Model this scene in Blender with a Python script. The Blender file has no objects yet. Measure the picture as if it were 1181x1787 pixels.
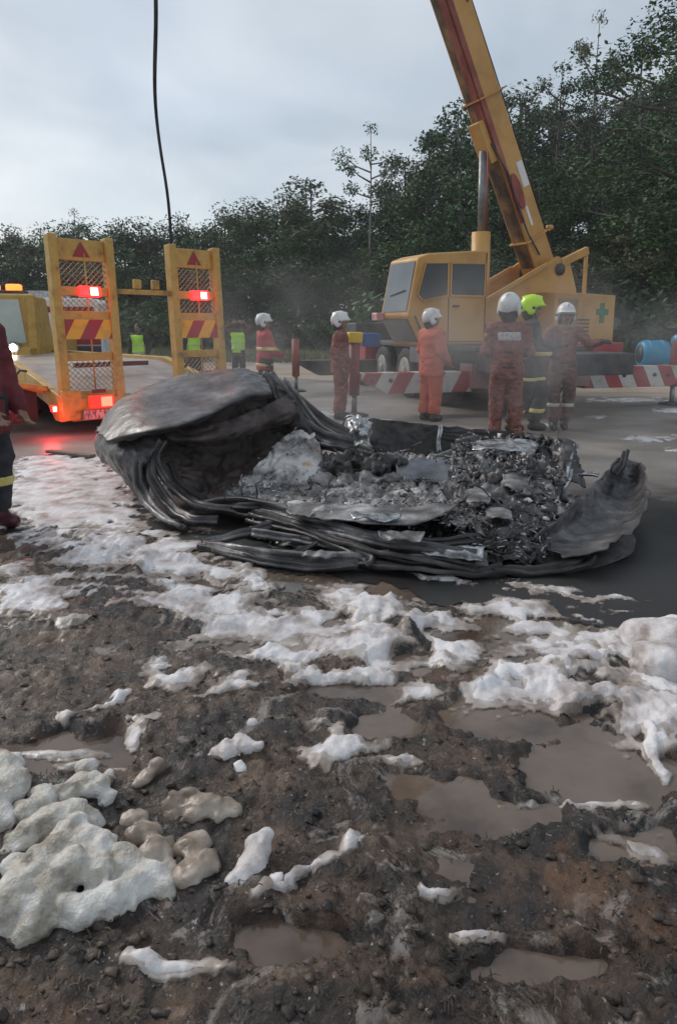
import bpy, bmesh, math, random
import numpy as np
from mathutils import Vector, Matrix

random.seed(7)
RNG = np.random.default_rng(11)
scene = bpy.context.scene
COL = scene.collection
R = math.radians

# ------------------------------------------------------------------ camera
CAM_H, PITCH, FPX, CX, CY = 1.42, R(10.1), 1180.0, 590.5, 782.0
cam_data = bpy.data.cameras.new('camera')
cam_data.sensor_fit = 'HORIZONTAL'
cam_data.sensor_width = 36.0
cam_data.lens = 36.0 * FPX / 1181.0
cam_data.shift_y = -(893.5 - CY) / 1181.0
cam_data.clip_start, cam_data.clip_end = 0.05, 3000.0
cam = bpy.data.objects.new('camera', cam_data)
COL.objects.link(cam)
cam.location = (0, 0, CAM_H)
cam.rotation_euler = (math.pi / 2 - PITCH, 0, 0)
scene.camera = cam

# ------------------------------------------------------------------ sky and sun
SUN_AZ, SUN_EL = R(-52), R(35)          # dusk, behind cloud, ahead and to the left
world = bpy.data.worlds.new('World')
scene.world = world
world.use_nodes = True
wn, wl = world.node_tree.nodes, world.node_tree.links
wn.clear()
w_out = wn.new('ShaderNodeOutputWorld')
w_bg = wn.new('ShaderNodeBackground')
w_bg.inputs['Strength'].default_value = 0.1
w_sky = wn.new('ShaderNodeTexSky')
w_sky.sky_type = 'NISHITA'
w_sky.sun_disc = False
w_sky.sun_elevation, w_sky.sun_rotation = SUN_EL, SUN_AZ
w_sky.air_density, w_sky.dust_density, w_sky.ozone_density = 1.0, 1.5, 1.0
w_tc = wn.new('ShaderNodeTexCoord')
w_sep = wn.new('ShaderNodeSeparateXYZ')
wl.new(w_tc.outputs['Generated'], w_sep.inputs[0])
w_add = wn.new('ShaderNodeMath'); w_add.operation = 'ADD'; w_add.inputs[1].default_value = 0.22
w_abs = wn.new('ShaderNodeMath'); w_abs.operation = 'ABSOLUTE'
wl.new(w_sep.outputs['Z'], w_abs.inputs[0]); wl.new(w_abs.outputs[0], w_add.inputs[0])
w_dx = wn.new('ShaderNodeMath'); w_dx.operation = 'DIVIDE'
w_dy = wn.new('ShaderNodeMath'); w_dy.operation = 'DIVIDE'
wl.new(w_sep.outputs['X'], w_dx.inputs[0]); wl.new(w_add.outputs[0], w_dx.inputs[1])
wl.new(w_sep.outputs['Y'], w_dy.inputs[0]); wl.new(w_add.outputs[0], w_dy.inputs[1])
w_cmb = wn.new('ShaderNodeCombineXYZ')
wl.new(w_dx.outputs[0], w_cmb.inputs[0]); wl.new(w_dy.outputs[0], w_cmb.inputs[1])
w_n1 = wn.new('ShaderNodeTexNoise')
w_n1.inputs['Scale'].default_value = 1.15
w_n1.inputs['Detail'].default_value = 5.0
w_n1.inputs['Roughness'].default_value = 0.5
w_n1.inputs['Distortion'].default_value = 0.35
wl.new(w_cmb.outputs[0], w_n1.inputs['Vector'])
w_rc = wn.new('ShaderNodeValToRGB')      # cloud tone, slate to pale
e = w_rc.color_ramp.elements
e[0].position, e[0].color = 0.30, (2.9, 3.5, 4.05, 1)
e[1].position, e[1].color = 0.72, (6.6, 6.9, 7.1, 1)
wl.new(w_n1.outputs['Fac'], w_rc.inputs['Fac'])
w_n2 = wn.new('ShaderNodeTexNoise')
w_n2.inputs['Scale'].default_value = 0.6
w_n2.inputs['Detail'].default_value = 3.0
wl.new(w_cmb.outputs[0], w_n2.inputs['Vector'])
w_rf = wn.new('ShaderNodeValToRGB')      # cloud cover
e = w_rf.color_ramp.elements
e[0].position, e[0].color = 0.35, (0.62, 0.62, 0.62, 1)
e[1].position, e[1].color = 0.65, (0.93, 0.93, 0.93, 1)
wl.new(w_n2.outputs['Fac'], w_rf.inputs['Fac'])
w_mix = wn.new('ShaderNodeMix'); w_mix.data_type = 'RGBA'
wl.new(w_rf.outputs['Color'], w_mix.inputs['Factor'])
wl.new(w_sky.outputs['Color'], w_mix.inputs[6])
wl.new(w_rc.outputs['Color'], w_mix.inputs[7])
wl.new(w_mix.outputs[2], w_bg.inputs['Color'])
wl.new(w_bg.outputs[0], w_out.inputs['Surface'])

sun_data = bpy.data.lights.new('sun', 'SUN')
sun_data.energy, sun_data.angle = 1.4, R(25)
sun_data.color = (1.0, 0.93, 0.85)
sun = bpy.data.objects.new('sun', sun_data)
COL.objects.link(sun)
to_sun = Vector((math.sin(SUN_AZ) * math.cos(SUN_EL), math.cos(SUN_AZ) * math.cos(SUN_EL), math.sin(SUN_EL)))
sun.rotation_euler = to_sun.to_track_quat('Z', 'Y').to_euler()

scene.view_settings.view_transform = 'Standard'
scene.view_settings.look = 'None'
scene.view_settings.exposure = 0.45
scene.view_settings.gamma = 1.0
scene.view_settings.use_curve_mapping = False
scene.cycles.use_denoising = True
scene.cycles.max_bounces = 6
scene.cycles.transparent_max_bounces = 8
scene.cycles.volume_bounces = 0
scene.cycles.volume_step_rate = 4.0

# ------------------------------------------------------------------ measuring helpers
SP, CP = math.sin(PITCH), math.cos(PITCH)
def ray(u, v):
    a, b = (u - CX) / FPX, -(v - CY) / FPX
    return Vector((a, CP + b * SP, -SP + b * CP))
def at(u, v, Y):
    if Y < 0: return gp(u, v, -Y)        # a negative third value is a height above the ground
    d = ray(u, v); t = Y / d.y
    return Vector((d.x * t, Y, CAM_H + d.z * t))
def gp(u, v, z=0.0):
    d = ray(u, v); t = (z - CAM_H) / d.z
    return Vector((d.x * t, d.y * t, z))
def proj(x, y, z):
    dep = y * CP - (z - CAM_H) * SP
    up = y * SP + (z - CAM_H) * CP
    return CX + FPX * x / dep, CY - FPX * up / dep

# ------------------------------------------------------------------ noise
def _hash(ix, iy, iz, seed):
    h = (ix.astype(np.int64) * 374761393 + iy.astype(np.int64) * 668265263 + iz * 2147483647 + seed * 974634777) & 0xffffffff
    h = ((h ^ (h >> 13)) * 1274126177) & 0xffffffff
    h = ((h ^ (h >> 16)) * 2246822519) & 0xffffffff
    return ((h ^ (h >> 15)) & 0xffffff) / float(0xffffff)
def noise2(x, y, seed=0):
    xi, yi = np.floor(x), np.floor(y)
    fx, fy = x - xi, y - yi
    def g(ax, ay):
        a = _hash(xi + ax, yi + ay, 0, seed) * 2 * math.pi
        return np.cos(a) * (fx - ax) + np.sin(a) * (fy - ay)
    sx, sy = fx * fx * fx * (fx * (fx * 6 - 15) + 10), fy * fy * fy * (fy * (fy * 6 - 15) + 10)
    a = g(0, 0) * (1 - sx) + g(1, 0) * sx
    b = g(0, 1) * (1 - sx) + g(1, 1) * sx
    return (a * (1 - sy) + b * sy) * 1.5
def fbm2(x, y, octs=4, seed=0, gain=0.5):
    s, amp = 0, 1.0
    for o in range(octs):
        s = s + amp * noise2(x * 2 ** o + 17.3 * o, y * 2 ** o - 9.1 * o, seed + o)
        amp *= gain
    return s
def noise3(x, y, z, seed=0):
    xi, yi, zi = np.floor(x), np.floor(y), np.floor(z)
    fx, fy, fz = x - xi, y - yi, z - zi
    fx, fy, fz = fx * fx * (3 - 2 * fx), fy * fy * (3 - 2 * fy), fz * fz * (3 - 2 * fz)
    r = 0
    for a in (0, 1):
        for b in (0, 1):
            for c in (0, 1):
                w = (fx if a else 1 - fx) * (fy if b else 1 - fy) * (fz if c else 1 - fz)
                r = r + w * _hash(xi + a, yi + b, (zi + c).astype(np.int64), seed)
    return r * 2 - 1
def sstep(a, b, x):
    t = np.clip((x - a) / (b - a), 0, 1)
    return t * t * (3 - 2 * t)

# ------------------------------------------------------------------ materials
MATS = {}
def material(name, cols, scale=6.0, rough=0.6, metal=0.0, bump=0.0, bscale=40.0, stops=None, detail=5.0, rvar=0.15,
             stretch=(1, 1, 1), emit=None, sss=0.0, spec=0.5, coat=0.0, trans=0.0, bdist=0.02, nrough=0.6):
    """colours spread over a noise in object space, with fine relief"""
    if name in MATS: return MATS[name]
    m = bpy.data.materials.new(name); m.use_nodes = True
    n, l = m.node_tree.nodes, m.node_tree.links
    b = n['Principled BSDF']
    tc = n.new('ShaderNodeTexCoord'); mp = n.new('ShaderNodeMapping')
    mp.inputs['Scale'].default_value = stretch
    l.new(tc.outputs['Object'], mp.inputs[0])
    nz = n.new('ShaderNodeTexNoise')
    nz.inputs['Scale'].default_value = scale; nz.inputs['Detail'].default_value = detail; nz.inputs['Roughness'].default_value = nrough
    l.new(mp.outputs[0], nz.inputs['Vector'])
    if len(cols) > 1:
        rp = n.new('ShaderNodeValToRGB'); el = rp.color_ramp.elements
        k = len(cols)
        st = stops or [0.32 + 0.36 * i / (k - 1) for i in range(k)]
        while len(el) < k: el.new(0.5)
        for i in range(k):
            el[i].position = st[i]; el[i].color = (*cols[i], 1)
        l.new(nz.outputs['Fac'], rp.inputs['Fac'])
        l.new(rp.outputs['Color'], b.inputs['Base Color'])
    else:
        b.inputs['Base Color'].default_value = (*cols[0], 1)
    if rvar > 0:
        n2 = n.new('ShaderNodeTexNoise'); n2.inputs['Scale'].default_value = scale * 2.3; n2.inputs['Detail'].default_value = 3
        l.new(mp.outputs[0], n2.inputs['Vector'])
        mr = n.new('ShaderNodeMapRange')
        mr.inputs[1].default_value, mr.inputs[2].default_value = 0.3, 0.7
        mr.inputs[3].default_value, mr.inputs[4].default_value = max(0.03, rough - rvar), min(1, rough + rvar)
        l.new(n2.outputs['Fac'], mr.inputs[0]); l.new(mr.outputs[0], b.inputs['Roughness'])
    else:
        b.inputs['Roughness'].default_value = rough
    b.inputs['Metallic'].default_value = metal
    b.inputs['Specular IOR Level'].default_value = spec
    b.inputs['Coat Weight'].default_value = coat
    b.inputs['Transmission Weight'].default_value = trans
    if sss > 0:
        b.inputs['Subsurface Weight'].default_value = sss
        b.inputs['Subsurface Radius'].default_value = (0.02, 0.018, 0.016)
        b.inputs['Subsurface Scale'].default_value = 0.5
    if bump > 0:
        n3 = n.new('ShaderNodeTexNoise'); n3.inputs['Scale'].default_value = bscale; n3.inputs['Detail'].default_value = 6
        l.new(mp.outputs[0], n3.inputs['Vector'])
        bp = n.new('ShaderNodeBump'); bp.inputs['Strength'].default_value = bump; bp.inputs['Distance'].default_value = bdist
        l.new(n3.outputs['Fac'], bp.inputs['Height']); l.new(bp.outputs[0], b.inputs['Normal'])
    if emit:
        b.inputs['Emission Color'].default_value = (*emit[0], 1)
        b.inputs['Emission Strength'].default_value = emit[1]
    MATS[name] = m
    return m

def stripe_material(name, ca, cb, period, slope, axis='X', grime=(0.12, 0.09, 0.07)):
    """diagonal painted hazard stripes in object space, with grime"""
    m = bpy.data.materials.new(name); m.use_nodes = True
    n, l = m.node_tree.nodes, m.node_tree.links
    b = n['Principled BSDF']
    tc = n.new('ShaderNodeTexCoord'); sp = n.new('ShaderNodeSeparateXYZ')
    l.new(tc.outputs['Object'], sp.inputs[0])
    mu = n.new('ShaderNodeMath'); mu.operation = 'MULTIPLY_ADD'
    l.new(sp.outputs['Z'], mu.inputs[0]); mu.inputs[1].default_value = slope
    l.new(sp.outputs[axis], mu.inputs[2])
    dv = n.new('ShaderNodeMath'); dv.operation = 'DIVIDE'; dv.inputs[1].default_value = period
    l.new(mu.outputs[0], dv.inputs[0])
    fr = n.new('ShaderNodeMath'); fr.operation = 'FRACT'; l.new(dv.outputs[0], fr.inputs[0])
    gt = n.new('ShaderNodeMath'); gt.operation = 'GREATER_THAN'; gt.inputs[1].default_value = 0.5
    l.new(fr.outputs[0], gt.inputs[0])
    mx = n.new('ShaderNodeMix'); mx.data_type = 'RGBA'
    l.new(gt.outputs[0], mx.inputs['Factor'])
    mx.inputs[6].default_value = (*ca, 1); mx.inputs[7].default_value = (*cb, 1)
    nz = n.new('ShaderNodeTexNoise'); nz.inputs['Scale'].default_value = 5; nz.inputs['Detail'].default_value = 7
    l.new(tc.outputs['Object'], nz.inputs['Vector'])
    rp = n.new('ShaderNodeValToRGB')
    rp.color_ramp.elements[0].position, rp.color_ramp.elements[0].color = 0.48, (0, 0, 0, 1)
    rp.color_ramp.elements[1].position, rp.color_ramp.elements[1].color = 0.8, (0.7, 0.7, 0.7, 1)
    l.new(nz.outputs['Fac'], rp.inputs['Fac'])
    m2 = n.new('ShaderNodeMix'); m2.data_type = 'RGBA'
    l.new(rp.outputs['Color'], m2.inputs['Factor']); l.new(mx.outputs[2], m2.inputs[6]); m2.inputs[7].default_value = (*grime, 1)
    l.new(m2.outputs[2], b.inputs['Base Color'])
    b.inputs['Roughness'].default_value = 0.55
    return m

# ------------------------------------------------------------------ mesh helpers
def link(o, parent=None):
    COL.objects.link(o)
    if parent is not None: o.parent = parent
    return o
def tag(o, label=None, cat=None, group=None, kind=None):
    if label: o['label'] = label
    if cat: o['category'] = cat
    if group: o['group'] = group
    if kind: o['kind'] = kind
    return o
def thing(name, label, cat, loc=(0, 0, 0), rotz=0.0, group=None):
    o = bpy.data.objects.new(name, None); o.empty_display_size = 0.2
    link(o); o.location = loc; o.rotation_euler = (0, 0, rotz)
    return tag(o, label, cat, group)
def mesh_np(name, V, F, mat, parent=None, smooth=False):
    me = bpy.data.meshes.new(name)
    F = np.asarray(F); V = np.asarray(V, dtype=np.float32)
    nf, k = F.shape
    me.vertices.add(len(V)); me.vertices.foreach_set('co', V.ravel())
    me.loops.add(nf * k); me.loops.foreach_set('vertex_index', F.astype(np.int32).ravel())
    me.polygons.add(nf)
    me.polygons.foreach_set('loop_start', (np.arange(nf) * k).astype(np.int32))
    if smooth: me.polygons.foreach_set('use_smooth', np.ones(nf, dtype=bool))
    me.update(calc_edges=True); me.validate()
    me.materials.append(mat)
    return link(bpy.data.objects.new(name, me), parent)

class MB:
    def __init__(s): s.v, s.f, s.sm = [], [], []
    def add(s, vs, fs, smooth=False):
        b = len(s.v); s.v += [tuple(p) for p in vs]
        for f in fs: s.f.append(tuple(b + i for i in f)); s.sm.append(smooth)
        return s
    def box(s, c, d, rot=None):
        x, y, z = d[0] / 2, d[1] / 2, d[2] / 2
        vs = [Vector((sx * x, sy * y, sz * z)) for sz in (-1, 1) for sy in (-1, 1) for sx in (-1, 1)]
        if rot is not None: vs = [rot @ p for p in vs]
        c = Vector(c)
        return s.add([p + c for p in vs], [(0, 2, 3, 1), (4, 5, 7, 6), (0, 1, 5, 4), (2, 6, 7, 3), (0, 4, 6, 2), (1, 3, 7, 5)])
    def bar(s, a, b, w, h, up=(0, 0, 1)):
        """box section from a to b, width w across, height h along up"""
        a, b = Vector(a), Vector(b); d = (b - a); L = d.length; d.normalize()
        upv = Vector(up); sx = d.cross(upv)
        if sx.length < 1e-5: sx = d.cross(Vector((0, 1, 0)))
        sx.normalize(); uu = sx.cross(d).normalized()
        m = Matrix((sx, d, uu)).transposed()
        return s.box((a + b) / 2, (w, L, h), m)
    def tube(s, pts, rad, n=8, cap=True):
        pts = [Vector(p) for p in pts]; m = len(pts)
        if not hasattr(rad, '__len__'): rad = [rad] * m
        vs, fs = [], []
        ref = None
        for i, p in enumerate(pts):
            t = (pts[min(i + 1, m - 1)] - pts[max(i - 1, 0)])
            t = t.normalized() if t.length > 1e-9 else Vector((0, 0, 1))
            if ref is None:
                ref = Vector((0, 0, 1)) if abs(t.z) < 0.9 else Vector((1, 0, 0))
            a = (ref - t * ref.dot(t)).normalized(); ref = a; b = t.cross(a)
            for k in range(n):
                q = 2 * math.pi * k / n
                vs.append(p + (a * math.cos(q) + b * math.sin(q)) * rad[i])
        for i in range(m - 1):
            for k in range(n):
                fs.append((i * n + k, i * n + (k + 1) % n, (i + 1) * n + (k + 1) % n, (i + 1) * n + k))
        if cap:
            fs.append(tuple(range(n - 1, -1, -1))); fs.append(tuple((m - 1) * n + k for k in range(n)))
        return s.add(vs, fs, True)
    def cyl(s, a, b, r, r2=None, n=20):
        return s.tube([a, b], [r, r if r2 is None else r2], n)
    def prism(s, poly, axis, a, b):
        """2D polygon extruded from a to b along axis (x, y or z)"""
        k = len(poly)
        def P(p, q): return {'x': (q, p[0], p[1]), 'y': (p[0], q, p[1]), 'z': (p[0], p[1], q)}[axis]
        vs = [P(p, a) for p in poly] + [P(p, b) for p in poly]
        fs = [tuple(range(k)), tuple(range(2 * k - 1, k - 1, -1))] + [(i, k + i, k + (i + 1) % k, (i + 1) % k) for i in range(k)]
        return s.add(vs, fs)
    def build(s, name, mat, parent=None, bevel=0.0, off=None, label=None, kind=None):
        me = bpy.data.meshes.new(name)
        vs = s.v if off is None else [(p[0] - off[0], p[1] - off[1], p[2] - off[2]) for p in s.v]
        me.from_pydata(vs, [], s.f)
        bm = bmesh.new(); bm.from_mesh(me); bmesh.ops.recalc_face_normals(bm, faces=bm.faces); bm.to_mesh(me); bm.free()
        me.polygons.foreach_set('use_smooth', s.sm)
        me.materials.append(mat); me.update()
        o = link(bpy.data.objects.new(name, me), parent)
        if bevel > 0:
            b = o.modifiers.new('bevel', 'BEVEL'); b.width = bevel; b.segments = 2; b.limit_method = 'ANGLE'; b.angle_limit = R(40)
        if label: o['label'] = label
        if kind: o['kind'] = kind
        return o

def copy_tree(o, parent=None, loc=None, rotz=None, label=None):
    c = o.copy(); COL.objects.link(c); c.parent = parent
    if loc is not None: c.location = loc
    if rotz is not None: c.rotation_euler = (0, 0, rotz)
    if label: c['label'] = label
    for ch in o.children: copy_tree(ch, c)
    return c

def text_part(name, body, size, mat, parent, loc, rot, depth=0.004):
    cu = bpy.data.curves.new(name, 'FONT'); cu.body = body; cu.size = size; cu.extrude = depth / 2
    cu.align_x, cu.align_y = 'CENTER', 'CENTER'
    to = bpy.data.objects.new(name + '_tmp', cu); COL.objects.link(to)
    dg = bpy.context.evaluated_depsgraph_get()
    me = bpy.data.meshes.new_from_object(to.evaluated_get(dg)); me.name = name
    bpy.data.objects.remove(to)
    me.materials.clear(); me.materials.append(mat)
    o = link(bpy.data.objects.new(name, me), parent)
    o.location, o.rotation_euler = loc, rot
    return o

# ------------------------------------------------------------------ distance-field bodies
def smin(a, b, k):
    h = np.clip(0.5 + 0.5 * (b - a) / k, 0, 1)
    return b * (1 - h) + a * h - k * h * (1 - h)
def surface(F, o, h):
    s = F < 0
    n0, n1, n2 = (k - 1 for k in F.shape)
    cnt = np.zeros((n0, n1, n2), np.int8); acc = np.zeros((3, n0, n1, n2), np.float32)
    def sl(c): return F[c[0]:c[0] + n0, c[1]:c[1] + n1, c[2]:c[2] + n2]
    cs = [(i, j, k) for i in (0, 1) for j in (0, 1) for k in (0, 1)]
    for c in cs:
        for ax in range(3):
            if c[ax]: continue
            d = list(c); d[ax] = 1
            f0, f1 = sl(c), sl(d)
            m = (f0 < 0) != (f1 < 0)
            t = np.where(m, f0 / np.where(m, f0 - f1, 1), 0)
            cnt += m
            for q in range(3):
                acc[q] += m * (c[q] + (t if q == ax else 0))
    act = cnt > 0
    idx = -np.ones(act.shape, np.int64); idx[act] = np.arange(act.sum())
    ijk = np.argwhere(act)
    V = (ijk + (acc[:, act] / cnt[act]).T) * h + np.asarray(o)
    Q = []
    for ax in range(3):
        a, b = (ax + 1) % 3, (ax + 2) % 3
        s0 = [slice(1, -1)] * 3; s1 = [slice(1, -1)] * 3
        s0[ax] = slice(0, -1); s1[ax] = slice(1, None)
        m = s[tuple(s0)] != s[tuple(s1)]
        e = np.argwhere(m); e[:, a] += 1; e[:, b] += 1
        inside = s[e[:, 0], e[:, 1], e[:, 2]]
        def cell(da, db):
            q = e.copy(); q[:, a] -= da; q[:, b] -= db
            return idx[q[:, 0], q[:, 1], q[:, 2]]
        f = np.stack([cell(1, 1), cell(0, 1), cell(0, 0), cell(1, 0)], 1)
        f[~inside] = f[~inside][:, ::-1]
        Q.append(f)
    return V, np.concatenate(Q)
def field(lo, hi, h):
    lo, hi = np.asarray(lo, float) - 2 * h, np.asarray(hi, float) + 2 * h
    n = np.ceil((hi - lo) / h).astype(int) + 1
    g = np.meshgrid(*[(lo[i] + h * np.arange(n[i])).astype(np.float32) for i in range(3)], indexing='ij')
    return g, lo
def capsule(g, a, b, ra, rb, sc=(1, 1, 1)):
    a, b = np.asarray(a, np.float32), np.asarray(b, np.float32); d = b - a
    px, py, pz = g[0] - a[0], g[1] - a[1], g[2] - a[2]
    t = np.clip((px * d[0] + py * d[1] + pz * d[2]) / max(float(d @ d), 1e-9), 0, 1)
    q = ((px - t * d[0]) / sc[0]) ** 2 + ((py - t * d[1]) / sc[1]) ** 2 + ((pz - t * d[2]) / sc[2]) ** 2
    return np.sqrt(q) - (ra + (rb - ra) * t)
def ellipsoid(g, c, r):
    q = np.sqrt(((g[0] - c[0]) / r[0]) ** 2 + ((g[1] - c[1]) / r[1]) ** 2 + ((g[2] - c[2]) / r[2]) ** 2)
    return (q - 1) * min(r)
def union(g, prims, k=0.03):
    F = None
    for p in prims:
        d = capsule(g, *p)
        F = d if F is None else smin(F, d, k)
    return F

# ================================================================== THE SETTING
M_soil = material('soil', [(0.10, 0.075, 0.05), (0.16, 0.12, 0.085), (0.07, 0.08, 0.04)], 0.25, 0.9, bump=0.4, bscale=6)
M_asphalt = bpy.data.materials.new('wet_asphalt'); M_asphalt.use_nodes = True
def build_asphalt():
    n, l = M_asphalt.node_tree.nodes, M_asphalt.node_tree.links
    b = n['Principled BSDF']
    tc = n.new('ShaderNodeTexCoord')
    def noise(sc, det=5, ro=0.6):
        z = n.new('ShaderNodeTexNoise'); z.inputs['Scale'].default_value = sc; z.inputs['Detail'].default_value = det
        z.inputs['Roughness'].default_value = ro
        l.new(tc.outputs['Object'], z.inputs['Vector']); return z.outputs['Fac']
    def ramp(f, a, ca, c, cb):
        r = n.new('ShaderNodeValToRGB'); e = r.color_ramp.elements
        e[0].position, e[0].color = a, (*ca, 1); e[1].position, e[1].color = c, (*cb, 1)
        l.new(f, r.inputs['Fac']); return r.outputs['Color']
    base = ramp(noise(0.9), 0.35, (0.17, 0.155, 0.142), 0.7, (0.31, 0.28, 0.25))
    fine = ramp(noise(60, 3), 0.4, (0.8, 0.8, 0.8), 0.62, (1.25, 1.22, 1.2))
    mu = n.new('ShaderNodeMix'); mu.data_type = 'RGBA'; mu.blend_type = 'MULTIPLY'; mu.inputs['Factor'].default_value = 1
    l.new(base, mu.inputs[6]); l.new(fine, mu.inputs[7])
    # soot burnt into the road round the wreck, with a ragged edge of its own
    sp = n.new('ShaderNodeSeparateXYZ'); l.new(tc.outputs['Object'], sp.inputs[0])
    def mth(op, a, bb=None, c=None):
        m = n.new('ShaderNodeMath'); m.operation = op
        for i, q in enumerate((a, bb, c)):
            if q is None: continue
            if isinstance(q, (int, float)): m.inputs[i].default_value = q
            else: l.new(q, m.inputs[i])
        return m.outputs[0]
    dx = mth('DIVIDE', mth('SUBTRACT', sp.outputs['X'], 0.9), 4.5)
    dy = mth('DIVIDE', mth('SUBTRACT', sp.outputs['Y'], 4.1), 2.2)
    dd = mth('SQRT', mth('ADD', mth('MULTIPLY', dx, dx), mth('MULTIPLY', dy, dy)))
    dd = mth('ADD', dd, mth('MULTIPLY', mth('SUBTRACT', noise(1.6, 6, 0.65), 0.5), 0.9))
    so = n.new('ShaderNodeMapRange'); so.inputs[1].default_value, so.inputs[2].default_value = 0.72, 1.08
    so.inputs[3].default_value, so.inputs[4].default_value = 0.97, 0.0
    l.new(dd, so.inputs[0])
    mx = n.new('ShaderNodeMix'); mx.data_type = 'RGBA'
    l.new(so.outputs[0], mx.inputs['Factor']); l.new(mu.outputs[2], mx.inputs[6]); mx.inputs[7].default_value = (0.011, 0.0105, 0.011, 1)
    l.new(mx.outputs[2], b.inputs['Base Color'])
    wet = n.new('ShaderNodeMapRange'); wet.inputs[1].default_value, wet.inputs[2].default_value = 0.42, 0.6
    wet.inputs[3].default_value, wet.inputs[4].default_value = 0.28, 0.62
    mpw = n.new('ShaderNodeMapping'); mpw.inputs['Scale'].default_value = (0.35, 1.0, 1)
    l.new(tc.outputs['Object'], mpw.inputs[0])
    nw = n.new('ShaderNodeTexNoise'); nw.inputs['Scale'].default_value = 0.8; nw.inputs['Detail'].default_value = 5
    l.new(mpw.outputs[0], nw.inputs['Vector']); l.new(nw.outputs['Fac'], wet.inputs[0])
    l.new(wet.outputs[0], b.inputs['Roughness'])
    bp = n.new('ShaderNodeBump'); bp.inputs['Strength'].default_value = 0.35; bp.inputs['Distance'].default_value = 0.006
    l.new(noise(90, 4), bp.inputs['Height']); l.new(bp.outputs[0], b.inputs['Normal'])
build_asphalt()

def sheet(name, pts, z, mat):
    me = bpy.data.meshes.new(name); me.from_pydata([(p[0], p[1], z) for p in pts], [], [tuple(range(len(pts)))])
    me.materials.append(mat)
    o = link(bpy.data.objects.new(name, me)); o['kind'] = 'structure'
    return o
sheet('ground', [(-900, -60), (900, -60), (900, 1500), (-900, 1500)], -0.16, M_soil)
edge = [gp(u, v) for u, v in ((-900, 935), (-200, 935), (0, 930), (120, 905), (220, 915), (330, 950), (420, 975), (540, 1000), (640, 1012),
                              (760, 1040), (880, 1060), (1000, 1080), (1100, 1095), (1181, 1112), (1400, 1150), (2200, 1200))]
ragged = []
for a_, b_ in zip(edge[:-1], edge[1:]):
    k_ = max(2, min(160, int((b_ - a_).length / .02)))
    for i_ in range(k_):
        q_ = a_ + (b_ - a_) * (i_ / k_)
        w_ = float(fbm2(np.array(q_.x * 2.2), np.array(q_.y * 2.2 + 7), 5, 15, .65))
        ragged.append((q_.x, q_.y + .13 * w_))
road_pts = ragged + [(60, 24), (60, 25.5), (12, 25.8), (0, 27.5), (-14, 31), (-80, 36), (-80, 5)]
sheet('road', road_pts, 0.0, M_asphalt)
M_sand = material('sandy_shoulder', [(0.20, 0.145, 0.105), (0.30, 0.235, 0.18), (0.38, 0.33, 0.28)], 0.8, 0.85, bump=0.3, bscale=14, stretch=(0.5, 1.4, 1))
sheet('sandy_shoulder', [(3.0, 15.0), (5.2, 14.0), (8.0, 13.6), (14, 13.4), (30, 13), (60, 16), (60, 23), (10, 23.5), (-2, 26), (-14, 29.5), (-14, 27.5), (-4, 22), (0, 18.2)], 0.005, M_sand)
M_verge = material('grass_verge', [(0.05, 0.065, 0.025), (0.09, 0.11, 0.045), (0.15, 0.14, 0.075)], 0.7, 0.95, bump=0.6, bscale=9)

def hill_z(x, y):
    return 8.0 * sstep(1, 22, x) * sstep(25, 52, y) + 4.0 * sstep(15, 60, x) * sstep(24, 40, y) + 1.0 * sstep(40, 90, y)
gx, gy = np.meshgrid(np.linspace(-110, 110, 111), np.linspace(23.5, 140, 60), indexing='ij')
gz = hill_z(gx, gy) + 0.25 * fbm2(gx * .15, gy * .15, 3, 5) * sstep(26, 34, gy) + 0.012 - 0.2 * (1 - sstep(24.5, 27.0 + np.clip(-gx, 0, 40) * 0.22, gy))
n0, n1 = gx.shape
ii = np.arange(n0 * n1).reshape(n0, n1)
hill = mesh_np('hillside', np.stack([gx.ravel(), gy.ravel(), gz.ravel()], 1),
               np.stack([ii[:-1, :-1].ravel(), ii[1:, :-1].ravel(), ii[1:, 1:].ravel(), ii[:-1, 1:].ravel()], 1), M_verge, smooth=True)
hill['kind'] = 'structure'

# ---------------------------------------------------------------- mud verge, muddy water, foam
def blob_field(u, v, blobs, wu, wv):
    """largest of many soft ellipses measured on the ground, edges warped"""
    f = np.full(u.shape, -1.0)
    for b in blobs:
        cu, cv, ru, rv = b[:4]; a = b[4] if len(b) > 4 else 0.0
        du, dv = (u + wu * ru * 0.5 - cu), (v + wv * rv * 0.5 - cv)
        ca, sa = math.cos(a), math.sin(a)
        d = 1 - np.sqrt(((du * ca + dv * sa) / ru) ** 2 + ((-du * sa + dv * ca) / rv) ** 2)
        f = np.maximum(f, d)
    return f
PUDDLES = [(560, 1012, 130, 30, 0.1), (1050, 1340, 150, 70, 0.1), (680, 1265, 60, 25), (900, 1250, 120, 45), (120, 1312, 120, 38, -0.15),
           (870, 1120, 170, 40, 0.15), (450, 1120, 100, 22), (830, 1400, 150, 45, 0.2), (1120, 1480, 90, 40), (320, 1000, 70, 18, 0.2), (700, 1160, 70, 20), (560, 1095, 80, 18),
           (620, 1210, 90, 16), (390, 975, 80, 16, 0.2), (480, 1640, 130, 40), (950, 1690, 150, 40)]
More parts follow.
